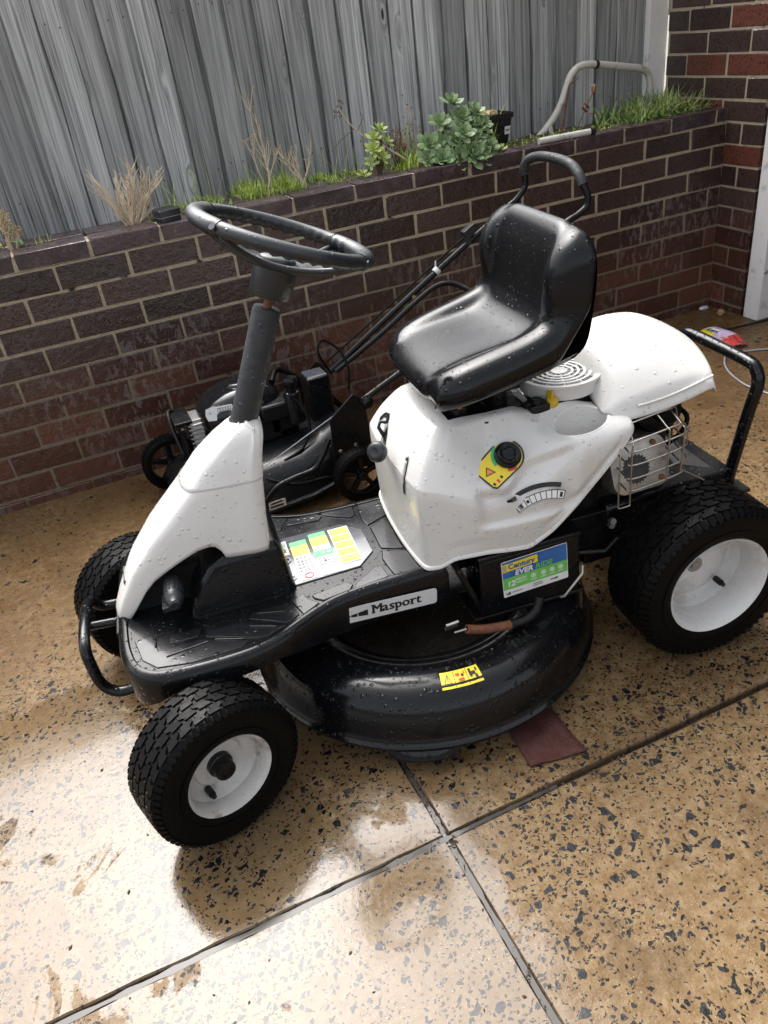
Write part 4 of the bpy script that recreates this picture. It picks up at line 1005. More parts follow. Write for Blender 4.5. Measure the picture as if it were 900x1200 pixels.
# turned-down lip at the rear
rows.insert(0, [Vector((p.x-.034, p.y*.985, .606+max(0, p.z-.60)*.22)) if p.z > .612 else p-Vector((.012, 0, 0)) for p in rows[0]])
lastr = rows[-1]; rows.append([p+Vector((.006, 0, -.006)) for p in lastr]); rows.append([Vector((p.x+.010, p.y*1.005, max(p.z-.034, .610))) for p in lastr])
b.rings(rows, False); hood = b.build('rear_hood', 'white', mow, smooth=180, subsurf=1, solid=.004)
b = MB(); pth = []
for i in range(3, 15): a_, W_, zb, zc, zt = hood_pt(i/14, -1); pth.append(Vector((a_, -W_*.993-.0006, zb+.027)))
b.tube(pth, .0028, 8); b.build('hood_lip', 'white', hood, smooth=60)
# ---- engine, muffler, cage
b = MB(); b.box((1.11, .02, .42), (.20, .22, .18)); b.box((1.06, 0, .30), (.60, .26, .07)); b.box((.86, 0, .36), (.42, .22, .20)); b.build('engine_block', 'grease', mow, bevel=.012)
b = MB(); b.lathe([(0, -.02), (.042, -.02), (.046, -.014), (.046, .05), (0, .05)], 28, (1.150, -.10, .545), (.2, -.6, .5)); 
for k in range(5): b.lathe([(.047, .0+k*.009), (.049, .003+k*.009), (.047, .006+k*.009)], 28, (1.150, -.10, .545), (.2, -.6, .5))
b.build('air_canister', 'darkmetal', mow, smooth=40)
b = MB(); pts = rrect(-.070, -.060, .070, .060, .030, 6); MF = frame((1.072, -.185, .470), (1, .0, .04), (0, .35, 1))
b.rings([[MF @ Vector((x*.96, y*.96, -.055)) for x, y in pts], [MF @ Vector((x, y, -.048)) for x, y in pts], [MF @ Vector((x, y, -.004)) for x, y in pts], [MF @ Vector((x*.97, y*.97, .006)) for x, y in pts], [MF @ Vector((x*.6, y*.6, .010)) for x, y in pts]]); muf = b.build('muffler', 'heat', mow, smooth=50)
st = []; 
for k in range(48): r = .034 if k % 2 else .029; st.append((-.012+r*math.cos(2*PI*k/48), -.006+r*math.sin(2*PI*k/48)))
plate('muffler_outlet', MF @ Matrix.Translation((0, 0, .0085)), [(st, 0, 0)], ['s_black'], muf, .003)
for (x, y) in [(.045, -.04), (.038, .042), (-.05, .045)]:
    b = MB(); b.lathe([(0, .006), (.006, .006), (.007, 0)], 10, MF @ Vector((x, y, .008)), MF.to_3x3() @ Vector((0, 0, 1))); b.build('bolt', 'rust', muf, smooth=30)
cage = bpy.data.objects.new('muffler_guard', None); COL.objects.link(cage); cage.parent = mow
def wire(pts, r=.0019, n=5):
    q = MB(); q.tube(spline(pts, n), r, 8); return q.build('wire', 'wire', cage, smooth=60)
for z in (.445, .475, .508, .540):
    wire([(1.020, -.150, z+.01), (1.018, -.215, z), (1.026, -.236, z-.003), (1.09, -.240, z+.004), (1.145, -.238, z+.012), (1.160, -.222, z+.016), (1.162, -.150, z+.03)])
for dz, bb in ((.0, -.236), (.022, -.200), (.03, -.160)):
    wire([(1.012, bb+.01, .555+dz), (1.03, bb, .562+dz), (1.13, bb, .574+dz), (1.155, bb+.012, .562+dz), (1.162, bb+.01, .53)])
wire([(1.020, -.241, .415), (1.020, -.241, .545), (1.024, -.236, .560), (1.030, -.20, .585), (1.035, -.13, .595)]); wire([(.992, -.241, .415), (.992, -.241, .520), (.998, -.232, .548), (1.01, -.19, .565)])
wire([(.992, -.241, .415), (.994, -.242, .410), (1.018, -.242, .410), (1.020, -.241, .415)], n=3)
wire([(1.105, -.243, .450), (1.105, -.243, .560), (1.103, -.232, .576), (1.10, -.15, .608)]); wire([(1.140, -.242, .462), (1.142, -.242, .556), (1.14, -.23, .572), (1.14, -.15, .60)])
wire([(1.145, -.232, .462), (1.20, -.245, .425)], n=2)
b = MB(); b.tube(spline([(1.165, -.05, .57), (1.20, -.10, .555), (1.215, -.145, .535), (1.20, -.150, .500), (1.19, -.12, .46)], 6), .0055, 10); b.build('fuel_hose', 'rubber', mow, smooth=60)
# ---- rear frame plate and bar
b = MB()
def pl(z, i): return [(1.02, -.15+i, z), (1.30, -.15+i, z-.0), (1.385, -.12+i, z-.03), (1.40, -.09, z-.035), (1.40, .09, z-.035), (1.385, .12-i, z-.03), (1.30, .15-i, z), (1.02, .15-i, z)]
b.rings([[Vector(p) for p in pl(.270, 0)], [Vector(p) for p in pl(.345, 0)], [Vector(p) for p in pl(.358, .012)]]); b.build('rear_plate', 'deck', mow, bevel=.006, smooth=40)
b = MB(); b.tube(spline([(1.366, -.118, .285), (1.374, -.122, .36), (1.392, -.132, .50), (1.400, -.138, .560), (1.402, -.126, .592), (1.402, -.095, .604), (1.402, .02, .606), (1.402, .12, .604), (1.402, .150, .592), (1.400, .158, .560), (1.392, .152, .50), (1.370, .142, .285)], 7), .0145, 14); b.build('rear_bar', 'deck', mow, smooth=60)
b = MB(); b.box((1.372, -.130, .292), (.07, .055, .010)); b.box((1.372, .145, .292), (.07, .055, .010)); b.box((1.33, 0, .29), (.09, .30, .03)); b.build('bar_bracket', 'darkmetal', mow, bevel=.003)
# axle and links between body and rear wheel
b = MB(); b.tube([(1.19, -.25, .203), (1.19, .25, .203)], .016, 12); b.box((1.12, 0, .25), (.30, .28, .10)); b.box((.95, -.14, .30), (.35, .015, .09)); b.tube([(.88, -.20, .30), (.98, -.215, .285), (1.02, -.20, .30)], .006, 8); b.build('rear_axle', 'darkmetal', mow, bevel=.003)
for p in [(1.0, -.205, .355), (1.01, -.185, .33)]:
    b = MB(); b.lathe([(0, .008), (.008, .008), (.009, 0)], 6, p, (0, -1, .2)); b.build('bolt', 'steel', mow)
# ---- battery
b = MB(); b.box((.795, -.170, .275), (.240, .096, .150)); b.box((.795, -.170, .356), (.246, .102, .014)); bat = b.build('battery', 'black', mow, bevel=.004, smooth=40)
BF = frame((.728, -.2185, .2385), (1, .0, .040), (.0, 0, 1)) 
lab = plate('battery_label', BF, [(rrect(0, 0, .158, .098, .003), 0, 0), (0.0015, .052, .1565, .0965, 1, 1), (.0015, .020, .1565, .052, 2, 1)], ['s_white', 's_blue', 's_lgreen'], bat, .0005)
TB = BF @ Matrix.Translation((0, 0, .0011))
plate('banner', TB, [([(.0015, .069), (.016, .070), (.086, .072), (.086, .0925), (.020, .0905), (.0015, .0905)], 0, 0)]+[(.0015, .0725+.0035*k, .011, .0738+.0035*k, 1, 1) for k in range(5)], ['s_yellow', 's_blue'], lab, .0004)
text('lettering', 'Century', TB @ Matrix.Translation((.0150, .0755, .0006)), .0190, 's_blue', lab, bold=.03, width=1.0)
text('lettering', 'EVER', TB @ Matrix.Translation((.030, .0545, .0001)), .0185, 's_white', lab, bold=.03, shear=.18, width=1.05)
text('lettering', 'RIDE', TB @ Matrix.Translation((.079, .0545, .0001)), .0185, 's_lgreen', lab, bold=.02, shear=.18, width=1.05)
text('lettering', '12', TB @ Matrix.Translation((.009, .0275, .0001)), .0200, 's_white', lab, bold=.03, shear=.15)
text('lettering', 'MONTH', TB @ Matrix.Translation((.030, .0385, .0001)), .0072, 's_white', lab, bold=.02, shear=.15)
text('lettering', 'WARRANTY', TB @ Matrix.Translation((.030, .0315, .0001)), .0050, 's_white', lab, bold=.02, shear=.15)
text('lettering', 'U1-MF', TB @ Matrix.Translation((.114, .0085, .0001)), .0066, 's_black', lab, bold=.02)
text('lettering', 'US', TB @ Matrix.Translation((.006, .0055, .0001)), .0095, 's_black', lab, bold=.03)
b = MB()
for (x, y, w_, mt) in [(.070, .008, .026, 0), (.072, .013, .022, 0), (.020, .0085, .026, 0)]:
    plate('small_print', TB, [(x, y, x+w_, y+.0022, 0, 0)], ['s_grey'], lab, .0003)
for k, x in enumerate((.074, .098, .119, .140)):
    q = MB(); q.lathe([(.0060, 0), (.0060, .0006), (.0042, .0006), (.0042, 0)], 20, TB @ Vector((x, .0385, 0)), BF.to_3x3() @ Vector((0, 0, 1))); q.build('icon_ring', 's_white', lab)
    plate('icon_text', TB, [(x-.007, .0270, x+.007, .0285, 0, 0), (x-.0025, .0365, x+.0025, .0405, 0, 0)], ['s_white'], lab, .0004)
b = MB(); b.box((.66, -.16, .262), (.012, .10, .16), (0, -.35, 0)); b.box((.79, -.165, .196), (.27, .11, .008)); b.build('battery_tray', 'darkmetal', mow, bevel=.002)
b = MB(); b.tube([(.860, -.232, .205), (.866, -.240, .212), (.912, -.236, .258), (.918, -.226, .272)], .0032, 8); b.build('battery_strap', 'steel', mow, smooth=60)
# ---- cutting deck
dc = Vector((.590, 0, 0))
b = MB(); b.lathe([(.400, .060), (.416, .052), (.424, .054), (.4255, .062), (.4180, .070), (.4150, .085), (.4110, .110), (.4030, .140), (.388, .164), (.366, .178), (.338, .184), (.306, .182), (.280, .172), (.262, .158), (.248, .152), (.235, .150)], 96, dc, (0, 0, 1)); deck = b.build('mower_deck', 'deck', mow, smooth=50)
b = MB(); b.lathe([(.238, .151), (.20, .148), (.12, .156), (.0, .158)], 64, dc, (0, 0, 1)); b.build('deck_well', 'darkdirt', deck, smooth=60)
b = MB(); pts = []
for k in range(11):
    an = math.radians(241+2.1*k); e = .62*math.sin(PI*k/10)**.5; pts.append(((dc.x+.420*math.cos(an), .420*math.sin(an)), (dc.x+(.424+.020*e)*math.cos(an), (.424+.020*e)*math.sin(an))))
b.rings([[Vector((p[0][0], p[0][1], .058)), Vector((p[1][0], p[1][1], .040)), Vector((p[1][0], p[1][1], .036)), Vector((p[0][0], p[0][1], .050))] for p in pts]); b.build('deck_flange', 'deck', deck, smooth=50)
# yellow warning sticker following the shoulder
b = MB(); rows = []
an0, an1 = math.radians(259.2), math.radians(273.2)
def dz(r): return interp(r, [(.306, .182), (.338, .184), (.366, .178), (.388, .164), (.403, .140)])
def dsurf(t, r, lift): an = an0+(an1-an0)*t; return Vector((dc.x+r*math.cos(an), r*math.sin(an), dz(r)+lift))
def dpatch(name, t0, t1, r0, r1, mat, lv, par):
    q = MB(); q.rings([[dsurf(t0+(t1-t0)*i/8, r0+(r1-r0)*j/3, .0008+lv*.0005) for j in range(4)] for i in range(9)], False); return q.build(name, mat, par, smooth=180)
ws = dpatch('warning_sticker', 0, 1, .334, .374, 's_yellow', 0, deck)
for t in (.335, .665): dpatch('divider', t-.006, t+.006, .336, .372, 's_black', 1, ws)
def dtri(t, r, w_, h_, mat, lv): 
    q = MB(); q.add([dsurf(t-w_, r+h_, .0008+lv*.0005), dsurf(t+w_, r+h_, .0008+lv*.0005), dsurf(t, r-h_, .0008+lv*.0005)], [(0, 1, 2)]); q.build('pictogram', mat, ws)
dtri(.17, .354, .11, .013, 's_black', 1); dtri(.17, .355, .08, .009, 's_yellow', 2)
for (t, r, w_, h_, mt) in [(.17, .355, .008, .006, 's_black'), (.43, .347, .05, .003, 's_red'), (.50, .360, .07, .003, 's_red'), (.55, .350, .03, .003, 's_black'), (.60, .345, .012, .004, 's_red'), (.75, .350, .03, .010, 's_black'), (.83, .352, .05, .004, 's_black'), (.88, .362, .03, .005, 's_black'), (.92, .345, .02, .004, 's_black')]:
    dpatch('pictogram', t-w_, t+w_, r-h_, r+h_, mt, 3, ws)
# rusty spring and corrugated hose on the deck
def coil(name, path, r, wire_r, pitch, mat, par):
    pts = spline(path, 12); L_ = [0]
    for p, q in zip(pts, pts[1:]): L_.append(L_[-1]+(q-p).length)
    n = int(L_[-1]/pitch*12); out = []
    for i in range(n+1):
        d = L_[-1]*i/n; k = max(j for j in range(len(L_)) if L_[j] <= d+1e-9); k = min(k, len(pts)-2); t = (d-L_[k])/max(1e-9, L_[k+1]-L_[k]); p = pts[k].lerp(pts[k+1], t); tg = (pts[k+1]-pts[k]).normalized()
        u = tg.cross(Vector((0, 0, 1))).normalized(); v_ = tg.cross(u); an = 2*PI*i/12; out.append(p+(u*math.cos(an)+v_*math.sin(an))*r)
    q = MB(); q.tube(out, wire_r, 6); return q.build(name, mat, par, smooth=60)
coil('rusty_spring', [(.618, -.262, .222), (.66, -.264, .208), (.722, -.266, .200)], .0088, .0019, .0040, 'rust', mow)
coil('corrugated_hose', [(.722, -.266, .200), (.760, -.266, .202), (.785, -.262, .216), (.800, -.250, .236)], .0098, .0022, .0052, 'darkmetal', mow)
b = MB(); b.tube([(.722, -.266, .200), (.760, -.266, .202), (.785, -.262, .216), (.800, -.250, .236)], .0085, 10); b.build('hose_core', 'grease', mow, smooth=60)
b = MB(); b.box((.590, -.250, .233), (.030, .006, .026), (.5, 0, .1)); b.tube([(.59, -.262, .222), (.62, -.262, .222)], .0028, 8); b.build('spring_bracket', 'steel', mow, bevel=.002)
# ---- seat
SA = Vector((.632, 0, .686)); ph = .20
def seat_xf(s_, h_): return (SA.x+s_*math.cos(ph)-h_*math.sin(ph)*(-1)*0+(-h_*math.sin(ph)), SA.z+s_*math.sin(ph)*0+h_*math.cos(ph)-(-s_)*math.sin(ph)*1.0)
seat = bpy.data.objects.new('seat', None); COL.objects.link(seat); seat.parent = mow; seat.location = SA; seat.rotation_euler = (0, -ph, 0)
rowsd = [  # s, h centre, h bolster, half width, s shift of bolster, edge drop target
 (.060, .000, .000, .110, 0), (.022, -.002, .000, .138, 0), (.002, .010, .010, .150, .006), (-.008, .030, .031, .157, .012), (-.004, .050, .052, .168, .014), (.018, .063, .067, .184, .008),
 (.055, .070, .077, .197, 0), (.110, .068, .081, .204, 0), (.165, .062, .082, .206, 0), (.206, .059, .081, .206, 0), (.236, .060, .077, .206, 0), (.258, .066, .075, .206, 0), (.274, .082, .092, .206, -.006),
 (.287, .110, .116, .206, -.018), (.299, .141, .146, .206, -.026), (.312, .172, .174, .206, -.024), (.325, .197, .196, .203, -.014), (.339, .214, .209, .193, -.004), (.354, .223, .215, .180, 0), (.369, .219, .212, .180, 0), (.376, .196, .190, .192, 0),  (.368, .140, .135, .198, 0), (.346, .070, .070, .195, 0), (.322, .022, .022, .190, 0), (.290, .004, .004, .176, 0)]
tt = [-1.0, -.992, -.965, -.92, -.86, -.78, -.72, -.665, -.60, -.53, -.38, -.18, 0]; tt = tt+[-x for x in reversed(tt[:-1])]
rows = []
for (s_, hc, hb, wd, sh) in rowsd:
    lift = interp(s_, [(.20, 0), (.30, .026)]) if hc > .03 and s_ > .20 else (.02 if s_ > .33 and hc > .03 else 0)
    hc += lift; hb += lift; row = []; backx = .320+.245*max(0, hc-.02)
    for t in [-.80, -.93]+tt+[.93, .80]:
        pass
    ext = [(-.84, 'u1'), (-.955, 'u0')]+[(t, None) for t in tt]+[(.955, 'u0'), (.84, 'u1')]
    for t, u_ in ext:
        at = abs(t) if u_ is None else 1.0
        k = interp(at, [(0, 0), (.40, .02), (.54, .06), (.60, .22), (.66, .72), (.72, .98), (.80, 1.0), (.88, .98), (1.0, .95)])
        h_ = hc+(hb-hc)*k; x = s_+sh*k
        if at > .8:
            e = interp(at, [(.8, 0), (.86, .06), (.92, .20), (.965, .45), (.992, .78), (1.0, 1.0)])
            if s_ < .265: h_ = h_+(min(h_, .034+.05*s_)-h_)*e
            elif hc > .03:
                x = x+(backx-x)*e*.9; h_ = h_-.030*e*interp(hc, [(.08, .3), (.20, 1)])
        if u_ and s_ < .265: h_ = (.012 if u_ == 'u0' else .000) if h_ > .012 else h_-.001
        elif u_: x = x+(backx-x)*(.6 if u_ == 'u0' else 1.0)
        row.append(Vector((x, t*wd, h_)))
    rows.append(row)
b = MB(); b.rings(rows, False); b.build('cushion', 'vinyl', seat, smooth=180, subsurf=2)
# stitched recess lines at the bolsters
b = MB()
base = []
for (s_, hc, hb, wd, sh) in rowsd:
    if .004 <= s_ <= .39: base.append((s_, hc, wd))
b = MB(); ring0 = []
shell = [(.010, -.120), (.012, -.145), (.035, -.172), (.10, -.196), (.25, -.202), (.305, -.197), (.318, -.180), (.320, 0)]
sp_ = shell+[(x, -y) for x, y in reversed(shell[:-1])]
b.rings([[Vector((x*.90+.02, y*.80, -.006)) for x, y in sp_], [Vector((x*.95+.01, y*.88, .004)) for x, y in sp_], [Vector((x*.97+.005, y*.94, .018)) for x, y in sp_]]); b.build('seat_shell', 'black', seat, smooth=50)

# ================================================================== PUSH MOWER behind
pm = thing('push_mower', 'black push lawn mower with tube handle standing between the brick wall and ride-on mower', 'lawn mower')
def small_wheel(p, R, W):
    t = bpy.data.objects.new('wheel', None); COL.objects.link(t); t.parent = pm; t.location = p
    b = MB(); b.lathe([(R*.78, -W*.5), (R*.90, -W*.52), (R*.975, -W*.42), (R*.975, W*.42), (R*.90, W*.52), (R*.78, W*.5), (R*.76, 0), (R*.78, -W*.5)], 44, (0, 0, 0), (0, 1, 0))
    for k in range(40):
        an = 2*PI*k/40; rd = Vector((math.cos(an), 0, math.sin(an))); M3 = Matrix((Vector((-math.sin(an), 0, math.cos(an))), Vector((0, 1, 0)), rd)).transposed(); b.box(rd*R*.985, (R*.085, W*.86, R*.035), M3)
    b.build('tyre', 'rubber', t, smooth=40)
    b = MB(); b.lathe([(R*.77, -W*.3), (R*.70, -W*.32), (R*.68, 0), (R*.70, W*.3), (R*.77, W*.3)], 40, (0, 0, 0), (0, 1, 0)); b.lathe([(0, -W*.55), (R*.16, -W*.5), (R*.20, -W*.3), (R*.20, W*.4), (0, W*.4)], 20, (0, 0, 0), (0, 1, 0))
    for k in range(5):
        an = 2*PI*k/5+.3; rd = Vector((math.cos(an), 0, math.sin(an))); M3 = Matrix((Vector((-math.sin(an), 0, math.cos(an))), Vector((0, 1, 0)), rd)).transposed(); b.box(rd*R*.43, (R*.17, W*.34, R*.58), M3)
    b.build('spoked_hub', 'black', t, smooth=40, bevel=.0015); return t
small_wheel((.172, -.205, .105), .105, .045); small_wheel((.722, -.690, .096), .094, .050); small_wheel((.150, -.640, .105), .105, .045); small_wheel((.760, -.190, .096), .094, .05)
def sect(x, z0, z1, y0, y1, r): 
    o = [(y0-.015, z0), (y0-.012, z0+.008), (y0, z0+.012), (y0+.012, z0+(z1-z0)*.55), (y0+.05, z1-.012), (y0+.11, z1)]; o += [(y0+y1-y, z) for y, z in reversed(o)]
    return [Vector((x, y, z)) for y, z in o]
b = MB(); b.rings([sect(.130, .075, .110, -.56, -.27, 0), sect(.150, .055, .135, -.60, -.22, 0), sect(.230, .045, .165, -.645, -.18, 0), sect(.40, .045, .175, -.655, -.17, 0), sect(.56, .050, .180, -.650, -.175, 0), sect(.64, .055, .205, -.63, -.19, 0), sect(.72, .075, .235, -.60, -.21, 0), sect(.78, .12, .20, -.58, -.24, 0)])
pd = b.build('deck', 'pblack', pm, smooth=50)
b = MB(); b.tube(spline([(.36, -.668, .060), (.43, -.672, .130), (.50, -.668, .146), (.57, -.664, .152), (.61, -.655, .185), (.645, -.645, .232)], 7), .0095, 10); b.build('deck_rail', 'black', pd, smooth=60)
b = MB(); b.tube(spline([(.40, -.60, .150), (.50, -.665, .120), (.60, -.670, .112), (.66, -.66, .09)], 6), .006, 8); b.build('deck_hose', 'rubber', pd, smooth=60)
BG = frame((.398, -.6715, .060), (1, .0, 0), (0, -.12, 1)); pb = plate('badge', BG, [(rrect(0, 0, .058, .030, .004), 0, 0), ([(.004, .018), (.05, .021), (.045, .027), (.01, .024)], 1, 1), (.004, .006, .050, .013, 1, 1)], ['s_silver', 's_black'], pd, .0008)
# engine with slotted cover
b = MB(); cx, cy = .440, -.315
def oval(z, rx, ry, dx=0): return [Vector((cx+dx+rx*math.copysign(abs(math.cos(t))**.75, math.cos(t)), cy+ry*math.copysign(abs(math.sin(t))**.75, math.sin(t)), z)) for t in [2*PI*k/36 for k in range(36)]]
b.rings([oval(.262, .148, .118), oval(.285, .152, .122), oval(.325, .142, .116), oval(.352, .116, .100, .01), oval(.368, .088, .080, .02), oval(.376, .060, .056, .02), oval(.377, .02, .02, .02)]); es = b.build('engine_cover', 'shroud', pm, smooth=60)
for k in range(9):
    an = 2.2+k*.30; b = MB(); d = Vector((math.cos(an), math.sin(an), 0)); c = Vector((cx+.02, cy, .3655)); b.box(c+d*.082+Vector((0, 0, -.004)), (.040, .006, .012), (0, .38, an)); b.build('vent_slot', 's_black', es)
b = MB(); b.lathe([(.0, .388), (.045, .387), (.058, .381), (.062, .372)], 32, (cx+.02, cy, 0), (0, 0, 1)); b.build('starter_cover', 'shroud', es, smooth=50)
TG = frame((.312, -.4075, .3145), (.98, -.24, .10), (.0, .35, 1)); plate('tag', TG, [([(0, -.010), (.028, -.014), (.034, .006), (.082, .003), (.092, .012), (.090, .026), (.040, .030), (.030, .034), (.002, .030), (-.004, .010)], 0, 0), ([(.038, .010), (.084, .008), (.086, .022), (.040, .025)], 1, 1), (.010, .012, .015, .017, 1, 1)]+[(.042+.009*k, .0125, .046+.009*k, .0205, 0, 2) for k in range(5)], ['s_silver', 's_grey'], es, .0010)
b = MB()
for k in range(6): b.box((.272, -.31, .205+.016*k), (.052, .110, .006))
b.box((.276, -.31, .245), (.040, .090, .11)); b.build('cooling_fins', 'alu', pm, bevel=.001)
b = MB(); b.box((.226, -.315, .235), (.012, .15, .115)); b.tube(spline([(.235, -.24, .30), (.205, -.25, .31), (.200, -.30, .27), (.21, -.34, .18)], 5), .008, 8); b.box((.235, -.30, .300), (.06, .13, .012)); b.build('muffler_shield', 'darkmetal', pm, bevel=.004)
b = MB(); b.box((.43, -.33, .225), (.24, .20, .09)); b.box((.545, -.40, .285), (.12, .10, .060)); b.box((.56, -.37, .235), (.10, .12, .07)); b.build('engine_base', 'darkmetal', pm, bevel=.008, smooth=40)
b = MB(); b.lathe([(.030, .235), (.032, .33), (.028, .345), (.018, .35), (.018, .365), (0, .365)], 24, (.602, -.445, 0), (0, 0, 1)); b.build('filler_neck', 'shroud', pm, smooth=40)
b = MB(); b.lathe([(.024, .362), (.026, .366), (.026, .386), (.023, .392), (.018, .392), (.016, .388), (0, .388)], 24, (.602, -.445, 0), (0, 0, 1)); b.build('fuel_cap', 'black', pm, smooth=35)
b = MB(); b.box((.700, -.405, .275), (.082, .085, .185)); bx = b.build('battery_box', 'shroud', pm, bevel=.005, smooth=40); b = MB(); b.box((.700, -.405, .369), (.070, .073, .004)); b.build('lid', 'panel', bx, bevel=.002)
b = MB(); b.tube(spline([(.56, -.36, .36), (.60, -.30, .375), (.66, -.30, .33), (.70, -.33, .25)], 6), .010, 10); b.build('breather_hose', 'rubber', pm, smooth=60)
b = MB(); b.tube(spline([(.60, -.48, .33), (.62, -.53, .26), (.58, -.56, .19), (.50, -.58, .17)], 6), .005, 8); b.build('fuel_hose', 'rubber', pm, smooth=60)
b = MB(); b.tube([(.385, -.60, .165), (.693, -.605, .291)], .0017, 6); b.build('control_cable', 'cable_g', pm)
# handle brackets
for y, sg in ((-.622, -1), (-.250, 1)):
    b = MB(); b.poly([(x, y, z) for x, z in ((.655, .07), (.665, .285), (.755, .350), (.776, .335), (.795, .295), (.800, .08))], (0, 1, 0), .006*sg*-1); br = b.build('handle_bracket', 'darkmetal', pm, bevel=.0015)
    for (x, z) in ((.682, .168), (.738, .175), (.672, .060)): q = MB(); q.lathe([(0, .006), (.006, .005), (.0075, 0)], 12, (x, y-(.007 if sg < 0 else .001), z), (0, -1, 0)); q.build('bolt', 'steel', br, smooth=30)
b = MB(); b.lathe([(0, .030), (.012, .030), (.020, .022), (.022, .010), (.022, .004), (.012, 0), (0, 0)], 12, (.795, -.630, .318), (0, -1, 0)); b.build('clamp_knob', 'black', pm, smooth=30)
up = [(1.562, .720), (1.613, .746), (1.650, .782), (1.654, .812), (1.650, .850)]
pf = [(.796, -.262, .296), (.968, -.262, .396), (1.154, -.262, .501), (1.377, -.262, .623)]+[(x, -.255, z) for x, z in up]
pn = [(1.668, -.585, .822), (1.676, -.598, .790), (1.672, -.600, .758), (1.640, -.600, .737), (1.58, -.60, .715), (1.445, -.600, .642), (1.20, -.600, .503), (1.01, -.600, .399), (.844, -.600, .330), (.79, -.610, .314)]
top_ = [(1.660, -.272, .876), (1.676, -.32, .888), (1.682, -.42, .886), (1.676, -.505, .876), (1.668, -.56, .852)]
b = MB(); b.tube(spline(pf+top_+pn, 6), .0115, 12); hd = b.build('handle', 'pblack', pm, smooth=60)
b = MB(); b.tube(spline([pf[-2], pf[-1]]+top_+pn[:1], 7)[3:], .0165, 14); b.build('foam_grip', 'foam', hd, smooth=60)
b = MB(); b.tube(spline([(.82, -.275, .300), (1.0, -.285, .392), (1.15, -.29, .478), (1.235, -.300, .522), (1.275, -.345, .536), (1.282, -.45, .538), (1.275, -.56, .536)], 6), .010, 10); b.build('handle_brace', 'pblack', hd, smooth=60)
b = MB(); b.tube(spline([(.80, -.240, .33), (.98, -.244, .428), (1.17, -.244, .532), (1.30, -.246, .605), (1.42, -.246, .668)], 5), .0036, 8); b.build('control_cable', 'rubber', hd, smooth=60)
b = MB(); b.tube(spline([(.80, -.27, .30), (.77, -.26, .38), (.80, -.23, .41), (.85, -.25, .37), (.86, -.30, .31), (.84, -.33, .24)], 6), .0045, 8); b.build('cable_loop', 'rubber', hd, smooth=60)
b = MB(); b.box((1.405, -.262, .682), (.050, .030, .022), (0, -.5, 0)); b.box((1.40, -.262, .655), (.02, .026, .045)); b.build('switch_clip', 'greyplastic', hd, bevel=.002)
b = MB(); b.tube([(1.258, -.262, .560), (1.272, -.262, .570)], .0155, 12); b.tube([(1.262, -.262, .575), (1.268, -.255, .600)], .003, 6); b.build('zip_tie', 's_silver', hd, smooth=60)
b = MB(); b.lathe([(0, .006), (.007, .006), (.008, 0)], 10, (1.16, -.275, .494), (0, -1, .2)); b.build('bolt', 'brassy', hd)

# ================================================================== SMALL THINGS ON THE GROUND
b = MB(); rr = random.Random(4); P4 = [Vector(p) for p in ((.608, -1.788, 0), (.722, -1.776, 0), (.721, -1.934, 0), (.595, -1.910, 0))]
n = 10; gr = [[(P4[0].lerp(P4[1], i/n)).lerp(P4[3].lerp(P4[2], i/n), j/n)+Vector((0, 0, .0035+.003*math.sin(i*.9)*math.sin(j*.7)+rr.uniform(0, .0008))) for j in range(n+1)] for i in range(n+1)]
b.rings(gr, False); tag(b.build('abrasive_mat', 'mat', None, smooth=60, solid=.0025), 'reddish brown square of coarse abrasive sheet lying flat beside the mower deck', 'mat')
lit = MB(); A = [Vector((2.475, -.480, .004)), Vector((2.500, -.270, .004)), Vector((2.640, -.300, .004)), Vector((2.585, -.500, .004))]
def packp(u, v): p = A[0].lerp(A[1], v).lerp(A[3].lerp(A[2], v), u); return p+Vector((0, 0, .028*math.sin(PI*u)**.7*(.5+.5*v)+.016*math.sin(PI*v)*math.sin(3*u+4*v)**2))
nn = 24; lit.rings([[packp(i/nn, j/nn) for j in range(nn+1)] for i in range(nn+1)], False); po = lit.build('foil_packet', 's_pink', None, smooth=60)
tag(po, 'crumpled red, yellow and lilac foil packet on the concrete behind the rear bar', 'litter')
def pstrip(u0, u1, v0, v1, mt, nm='print', lift=.0012):
    q = MB(); q.rings([[packp(u0+(u1-u0)*i/8, v0+(v1-v0)*j/8)+Vector((0, 0, lift)) for j in range(9)] for i in range(9)], False); q.build(nm, mt, po, smooth=60)
pstrip(.00, .30, .62, 1.0, 's_yellow'); pstrip(.02, .55, .0, .28, 's_red'); pstrip(.55, 1.0, .0, .42, 's_red'); pstrip(.30, .50, .66, .98, 's_white'); pstrip(.30, .46, .30, .44, 's_orange'); pstrip(.62, .95, .08, .12, 's_black', lift=.002); pstrip(.74, .78, .02, .4, 's_black', lift=.002)
text('lettering', 'TEAR', frame(packp(.15, .66)+Vector((0, 0, .006)), A[1]-A[0], A[0]-A[3]), .030, 's_black', po, bold=.02)
text('lettering', 'LIKE', frame(packp(.42, .62)+Vector((0, 0, .006)), A[1]-A[0], A[0]-A[3]), .030, 's_black', po, bold=.02)
def cable(name, label, pts, r, mt):
    q = MB(); q.tube(spline(pts, 8), r, 8); tag(q.build(name, mt, None, smooth=60), label, 'cable')
cable('power_cable', 'thin black cable running straight over the concrete to the white timber post', [(2.05, -.20, .005), (2.28, -.235, .005), (2.44, -.263, .005), (2.60, -.297, .005), (2.80, -.322, .005), (3.1, -.37, .005)], .0045, 'cable_b')
cable('loose_cable', 'grey cable curling over the concrete under the rear bar of the ride-on mower', [(2.80, -.60, .005), (2.66, -.60, .005), (2.56, -.552, .005), (2.46, -.520, .006), (2.39, -.565, .006), (2.33, -.650, .005), (2.290, -.76, .005), (2.285, -.83, .005), (2.30, -.92, .005), (2.36, -1.02, .005)], .0040, 'cable_g')
